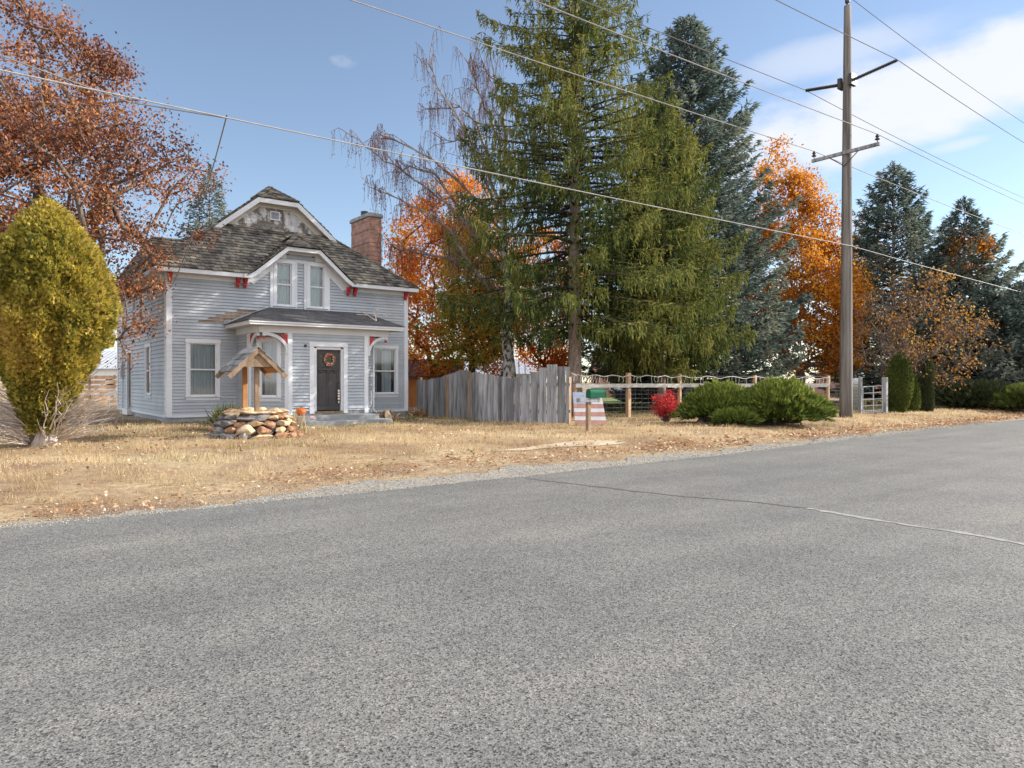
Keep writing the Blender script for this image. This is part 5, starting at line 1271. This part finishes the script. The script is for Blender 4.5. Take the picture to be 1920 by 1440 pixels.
kp=(NR.random(n)<dens*(.3+1.0*cl))&inview(s,t)&~blocked(s,t); s,t=s[kp],t[kp]; n=len(s); print('litter',n)
P=np.stack([s,t,np.maximum(gzz(s,t),.0)+NR.uniform(.012,.05,n)],1); D=np.stack([NR.normal(size=n),NR.normal(size=n),NR.normal(size=n)*.35],1)
V,T,C=scatter(LEAF,P,D,NR.uniform(.03,.095,n)*np.clip((SY*s+CY*t)/14,.8,1.3),np.clip(NR.beta(1.6,1.6,n)+.0,0,1),roll=np.tile(np.array([0,0,1.]),(n,1))+NR.normal(size=(n,3))*.4)
o=place('fallen_leaves',npmesh('fallen_leaves',V,T,C),M['litter']); props(o,'scattered dry brown and orange leaves along the road verge','leaves',kind='stuff')
# loose stones on shoulder
n=9000; s=NR.uniform(-8,32,n); u=NR.random(n)**1.2; t=road_edge(s)-.12+u*(shoulder(s)+.5)
kp=inview(s,t,.2); s,t=s[kp],t[kp]; n=len(s)
OCT=(np.array([(1,0,0),(-1,0,0),(0,1,0),(0,-1,0),(0,0,1),(0,0,-1)],float)*.5,np.array([(0,2,4),(2,1,4),(1,3,4),(3,0,4),(2,0,5),(1,2,5),(3,1,5),(0,3,5)]))
V,T,C=scatter(OCT,np.stack([s,t,zg(s,t)+.012],1),NR.normal(size=(n,3)),NR.uniform(.008,.028,(n,3)),NR.random(n))
M['pebble']=leafmat('pebbles',[(0,(.13,.12,.11)),(.6,(.26,.24,.215)),(1,(.42,.39,.35))],0,.9)
o=place('loose_gravel',npmesh('loose_gravel',V,T,C),M['pebble']); props(o,'loose pale stones scattered along the asphalt edge','gravel',kind='stuff')
# dark flowerbed growth behind wire fence
n=15000; u=NR.random(n); w_=NR.random(n); a=np.array(at(1120,31.5)); b=np.array(at(1560,35)); c=np.array(at(1560,40)); d4=np.array(at(1120,37))
P2=(a+(b-a)*u[:,None])*(1-w_[:,None])+(d4+(c-d4)*u[:,None])*w_[:,None]; P=np.concatenate([P2,NR.uniform(.2,.42,(n,1))],1)
V,T,C=scatter(LEAF,P,NR.normal(size=(n,3)),NR.uniform(.06,.14,n),NR.random(n)); o=place('flowerbed_growth',npmesh('flowerbed_growth',V,T,C),M['arbord']); props(o,'dark low ground cover behind the wire fence','ground cover',kind='stuff')
# ------------------------------------------------------------------ background buildings and vehicles
M['redwall']=pm('terracotta_wall',[(.3,(.34,.17,.12)),(.7,(.46,.26,.2))],2); M['brownroof']=pm('brown_metal_roof',[(.3,(.09,.05,.045)),(.7,(.15,.09,.08))],3,stretch=(6,6,1)); M['orangewall']=pm('cedar_wall',[(.3,(.35,.13,.04)),(.7,(.5,.2,.07))],3,stretch=(8,8,1)); M['whitewall']=pm('white_wall',[(.3,(.60,.62,.64)),(.7,(.72,.74,.76))],3,stretch=(8,8,1)); M['carpaint']=pm('dark_blue_car_paint',[(.3,(.02,.03,.05)),(.7,(.03,.045,.075))],2,rough=.25,bs=0)
def shed(name,pxa,pxb,d,ybot,yeave,yridge,depth,wall,roofm,label,cat='shed',win=0):
    a=np.array(at(pxa,d)); b=np.array(at(pxb,d)); L=np.linalg.norm(b-a); u=(b-a)/L; v=np.array([CAMF[0],CAMF[1]]); ze=zat(yeave,d); zr=zat(yridge,d)
    o=empty(name,((a[0]+b[0])/2,(a[1]+b[1])/2,.15),label,cat); P=lambda x,y,z: Vector((*(a+u*x+v*y),z))
    mb=MB(); mb.prism([P(0,0,.1),P(L,0,.1),P(L,0,ze),P(0,0,ze)],Vector((*(v*depth),0))); mb.poly([P(0,0,ze),P(0,depth,ze),P(0,depth/2,zr)]); mb.poly([P(L,0,ze),P(L,depth/2,zr),P(L,depth,ze)])
    k=int(L/.4)
    for i in range(k): mb.prism([P(i*.4+.18,-.02,.1),P(i*.4+.21,-.02,.1),P(i*.4+.21,-.02,ze),P(i*.4+.18,-.02,ze)],Vector((*(v*.018),0)))
    build(mb,'wall',wall,o)
    mb=MB(); e=.3
    sl=(zr-ze)/(depth/2)
    mb.prism([P(-e,-e,ze-e*sl),P(L+e,-e,ze-e*sl),P(L+e,depth/2,zr),P(-e,depth/2,zr)],(0,0,.06)); mb.prism([P(-e,depth/2,zr),P(L+e,depth/2,zr),P(L+e,depth+e,ze-e*sl),P(-e,depth+e,ze-e*sl)],(0,0,.06))
    for i in range(int((L+.6)/.45)):
        x=-e+i*.45; mb.beam(P(x,-e,ze-e*sl+.08),P(x,depth/2,zr+.08),.03,.05)
    build(mb,'roof',roofm,o)
    for i in range(win):
        x=L*(i+.5)/win; mb=MB(); mb.prism([P(x-.4,-.03,1.0),P(x+.4,-.03,1.0),P(x+.4,-.03,1.9),P(x-.4,-.03,1.9)],Vector((*(v*.02),0))); w=build(mb,'window','dark',o)
        mb=MB()
        for q in ((x-.47,x-.4,.93,1.97),(x+.4,x+.47,.93,1.97),(x-.4,x+.4,.93,1.0),(x-.4,x+.4,1.9,1.97)): mb.prism([P(q[0],-.045,q[2]),P(q[1],-.045,q[2]),P(q[1],-.045,q[3]),P(q[0],-.045,q[3])],Vector((*(v*.03),0)))
        build(mb,'frame','white',w)
    return o
shed('garden_shed',762,852,39,760,702,674,3.6,'orangewall','brownroof','brown roofed cedar shed behind the board fence by the house corner')
shed('metal_barn',866,1000,52,760,700,672,7,'whitewall','metal','pale metal barn seen above the dip of the board fence')
shed('brick_house',1130,1260,62,760,700,668,9,'redwall','brownroof','terracotta walled house far behind the wire fence','house',3)
shed('white_house',120,236,66,760,690,655,9,'whitewall','metal','white house far beyond the left side of the yard','house',2)
shed('brown_house',1600,1700,62,760,705,690,8,'redwall','metal','low gray roofed house glimpsed through the gate','house',2)
# rail fence in left background
lf=empty('rail_fence',(*at(190,44),.2),'brown horizontal plank fence left of the house in the background','fence')
a=Vector((*at(120,44),0)); b=Vector((*at(260,46),0)); mb=MB()
for z in (.35,.65,.95,1.25,1.55,1.85): mb.beam(a+Vector((0,0,z)),b+Vector((0,0,z)),.04,.22)
build(mb,'planks','postwood',lf)
mb=MB()
for i in range(4): p=a.lerp(b,i/3); mb.beam((p.x,p.y,0),(p.x,p.y,2.0),.12,.12)
build(mb,'post','brownwood',lf)
# parked car behind fence
cx_,cy_=at(1207,50); car=empty('parked_car',(cx_,cy_,.2),'dark parked car far behind the wire fence','car'); u=Vector((CAMR[0],CAMR[1],0)); v=Vector((CAMF[0],CAMF[1],0)); C0=Vector((cx_,cy_,0))
def CP(x,y,z): return C0+u*x+v*y+Vector((0,0,z))
mb=MB(); prof=[(-2.1,.4),(2.1,.4),(2.15,.75),(1.9,.9),(1.1,.98),(-1.9,1.0),(-2.15,.8)]; mb.prism([CP(x,-.85,z) for x,z in prof],v*1.7); build(mb,'body','carpaint',car,bevel=.05)
mb=MB(); prof=[(-1.7,1.0),(1.0,.98),(.4,1.45),(-1.2,1.48)]; mb.prism([CP(x,-.75,z) for x,z in prof],v*1.5); build(mb,'windows','glass',car); 
mb=MB(); mb.prism([CP(x,-.7,z) for x,z in [(-1.25,1.48),(.42,1.45),(.35,1.5),(-1.2,1.53)]],v*1.4); build(mb,'car_roof','carpaint',car)
for x in (-1.35,1.35):
    for y in (-.86,.66):
        mb=MB(); mb.tube([CP(x,y,.52),CP(x,y+.2,.52)],.33,16); w=build(mb,'wheel','darkmetal',car); mb=MB(); mb.tube([CP(x,y-.01,.52),CP(x,y,.52)],.18,12); build(mb,'rim','metal',w)
# garden bench and white drum beyond gate
bx,by=at(1632,38); bn_=empty('garden_bench',(bx,by,.2),'pale curved stone bench seen through the metal gate','bench'); mb=MB()
mb.tube([(bx-.9,by+.15,.62),(bx-.4,by-.02,.64),(bx+.1,by-.02,.64),(bx+.7,by+.2,.62)],.07,8); build(mb,'seat','palestone',bn_)
for q in (-.7,.5): mb=MB(); mb.box(bx+q-.08,bx+q+.08,by-.1,by+.15,.15,.6); build(mb,'leg','palestone',bn_)
bx,by=at(1604,36); mb=MB(); mb.lathe((bx,by,.2),[(0,0),(.2,0),(.2,1.0),(.28,1.05),(.3,1.35),(.2,1.52),(0,1.58)],16); o=build(mb,'white_drum','whitewall',base=(bx,by,.2),smooth=True); props(o,'white domed container between the utility pole and the gate','container')
bx,by=at(215,36); ch=empty('garden_chair',(bx,by,.2),'small white frame chair on the lawn by the house back corner','chair'); mb=MB()
for x in (-.25,.25):
    for y in (-.22,.22): mb.tube([(bx+x,by+y,.2),(bx+x,by+y,.65)],.018,6)
build(mb,'leg','white',ch); mb=MB(); mb.box(bx-.28,bx+.28,by-.25,by+.25,.65,.69); build(mb,'seat','white',ch); mb=MB(); mb.beam((bx-.25,by+.25,.69),(bx-.25,by+.3,1.1),.03,.03); mb.beam((bx+.25,by+.25,.69),(bx+.25,by+.3,1.1),.03,.03); mb.box(bx-.28,bx+.28,by+.28,by+.31,.9,1.1); build(mb,'backrest','white',ch)
GRP=dict(spruce_tree='spruces behind the fences',maple_tree='autumn maples behind the house and yard',elm_tree='far orange trees',juniper_shrub='low junipers along the verge',rock='rocks round the front steps',power_line='wires on the utility pole',yucca_plant='spiky plants behind the well',dead_plant='withered clumps at the house wall')
for o in bpy.data.objects:
    k=o.name.split('.')[0]
    if o.parent is None and k in GRP: o['group']=GRP[k]
# ------------------------------------------------------------------ camera, light, sky
cam=bpy.data.cameras.new('camera'); co=bpy.data.objects.new('camera',cam); COL.objects.link(co); scn.camera=co
cam.sensor_fit='HORIZONTAL'; cam.sensor_width=36; cam.lens=36*F/1920; cam.clip_end=3000; cam.shift_y=-5/1920
co.location=(0,0,H0); co.rotation_euler=(math.radians(90),0,-YAW)
sdir=Vector((1,-.42,.50)).normalized(); el=math.asin(sdir.z); az=math.atan2(sdir.x,sdir.y)
sl=bpy.data.lights.new('sun','SUN'); sl.energy=5.0; sl.angle=math.radians(.55); sl.color=(1,.93,.82); so=bpy.data.objects.new('sun',sl); COL.objects.link(so)
so.rotation_euler=(-sdir).to_track_quat('-Z','Y').to_euler()
w=bpy.data.worlds.new('World'); scn.world=w; w.use_nodes=True; nt=w.node_tree; nt.nodes.clear()
out=nt.nodes.new('ShaderNodeOutputWorld'); bg=nd(nt,'ShaderNodeBackground',Strength=.13)
sky=nt.nodes.new('ShaderNodeTexSky'); sky.sky_type='NISHITA'; sky.sun_disc=False; sky.sun_elevation=el; sky.sun_rotation=az; sky.altitude=300; sky.air_density=1.0; sky.dust_density=.15; sky.ozone_density=2.5
tc=nt.nodes.new('ShaderNodeTexCoord')
def vdir(px,py): 
    x=(px-960)/F; z=(715-py)/F; return Vector((CY*x+SY,-SY*x+CY,z)).normalized()
def cloudmask(px,py,rx,ry,tilt,sharp=.5,nz=.9,nsc=3.0):
    """soft ragged cloud in a given direction of the sky"""
    c=vdir(px,py); r=Vector((0,0,1)).cross(c).normalized()*-1; u=r.cross(c).normalized()*1; u=u if u.z>0 else -u
    ca,sa=math.cos(tilt),math.sin(tilt); r2=r*ca+u*sa; u2=u*ca-r*sa
    def dot(v):
        n=nd(nt,'ShaderNodeVectorMath',operation='DOT_PRODUCT'); nt.links.new(tc.outputs['Generated'],n.inputs[0]); n.inputs[1].default_value=v; return n.outputs['Value']
    def sq(o,s):
        m=nd(nt,'ShaderNodeMath',operation='DIVIDE'); nt.links.new(o,m.inputs[0]); m.inputs[1].default_value=s
        p=nd(nt,'ShaderNodeMath',operation='POWER'); nt.links.new(m.outputs[0],p.inputs[0]); p.inputs[1].default_value=2
        a=nd(nt,'ShaderNodeMath',operation='ABSOLUTE'); nt.links.new(m.outputs[0],a.inputs[0]); nt.links.new(a.outputs[0],p.inputs[0]); return p.outputs[0]
    s=nd(nt,'ShaderNodeMath',operation='ADD'); nt.links.new(sq(dot(r2),rx),s.inputs[0]); nt.links.new(sq(dot(u2),ry),s.inputs[1])
    nz_=nd(nt,'ShaderNodeTexNoise',Scale=nsc,Detail=7,Roughness=.55); mp=nt.nodes.new('ShaderNodeMapping'); mp.inputs['Scale'].default_value=(1,1,2.2); nt.links.new(tc.outputs['Generated'],mp.inputs[0]); nt.links.new(mp.outputs[0],nz_.inputs['Vector'])
    k=nd(nt,'ShaderNodeMath',operation='MULTIPLY_ADD'); nt.links.new(nz_.outputs['Fac'],k.inputs[0]); k.inputs[1].default_value=nz*4; k.inputs[2].default_value=-nz*2
    s2=nd(nt,'ShaderNodeMath',operation='SUBTRACT'); nt.links.new(s.outputs[0],s2.inputs[0]); nt.links.new(k.outputs[0],s2.inputs[1])
    mr=nt.nodes.new('ShaderNodeMapRange'); mr.interpolation_type='SMOOTHSTEP'; nt.links.new(s2.outputs[0],mr.inputs['Value']); mr.inputs['From Min'].default_value=1+sharp; mr.inputs['From Max'].default_value=1-sharp*1.4; mr.inputs['To Min'].default_value=0; mr.inputs['To Max'].default_value=1
    return mr.outputs[0]
hs=nt.nodes.new('ShaderNodeHueSaturation'); hs.inputs['Saturation'].default_value=.86; hs.inputs['Value'].default_value=.80; nt.links.new(sky.outputs['Color'],hs.inputs['Color'])
col=hs.outputs['Color']
def addcloud(col,m,amt,c):
    k=nd(nt,'ShaderNodeMath',operation='MULTIPLY'); nt.links.new(m,k.inputs[0]); k.inputs[1].default_value=amt
    return mixc(nt,k.outputs[0],col,c)
CC=(3.9,4.0,4.3)
def fill_bank(v,lo,hi,nsc,amt,c):
    # broken bright cloud, unseen, added behind the viewer to lift the ambient light
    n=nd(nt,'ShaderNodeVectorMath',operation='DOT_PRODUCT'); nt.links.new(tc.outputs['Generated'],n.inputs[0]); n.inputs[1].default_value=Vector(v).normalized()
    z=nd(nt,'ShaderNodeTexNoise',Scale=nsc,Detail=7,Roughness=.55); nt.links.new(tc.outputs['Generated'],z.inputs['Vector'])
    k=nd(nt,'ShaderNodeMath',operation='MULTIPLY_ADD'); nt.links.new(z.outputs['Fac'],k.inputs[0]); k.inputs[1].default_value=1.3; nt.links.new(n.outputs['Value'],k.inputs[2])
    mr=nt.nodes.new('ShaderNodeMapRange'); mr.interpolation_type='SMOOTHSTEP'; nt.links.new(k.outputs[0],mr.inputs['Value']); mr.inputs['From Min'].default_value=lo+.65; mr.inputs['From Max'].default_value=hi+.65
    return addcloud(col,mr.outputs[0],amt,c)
col=fill_bank((-SY-.15,-CY,.75),.12,.45,2.6,.92,(7.2,7.25,7.5))
col=addcloud(col,cloudmask(1690,195,.29,.050,.20,.6,1.1,7),.92,CC)
col=addcloud(col,cloudmask(1560,100,.13,.020,.1,.9,.7,8),.45,CC)
col=addcloud(col,cloudmask(1545,262,.05,.012,.2,.9,.4,9),.5,CC)
col=addcloud(col,cloudmask(1795,272,.03,.006,.1,.9,.4,9),.5,CC)
col=addcloud(col,cloudmask(645,114,.013,.007,0,1.0,1.2,45),.22,CC)
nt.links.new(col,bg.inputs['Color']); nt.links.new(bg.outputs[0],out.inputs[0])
scn.view_settings.view_transform='Standard'; scn.view_settings.look='None'; scn.view_settings.gamma=1; scn.view_settings.exposure=.92
scn.render.engine='CYCLES'
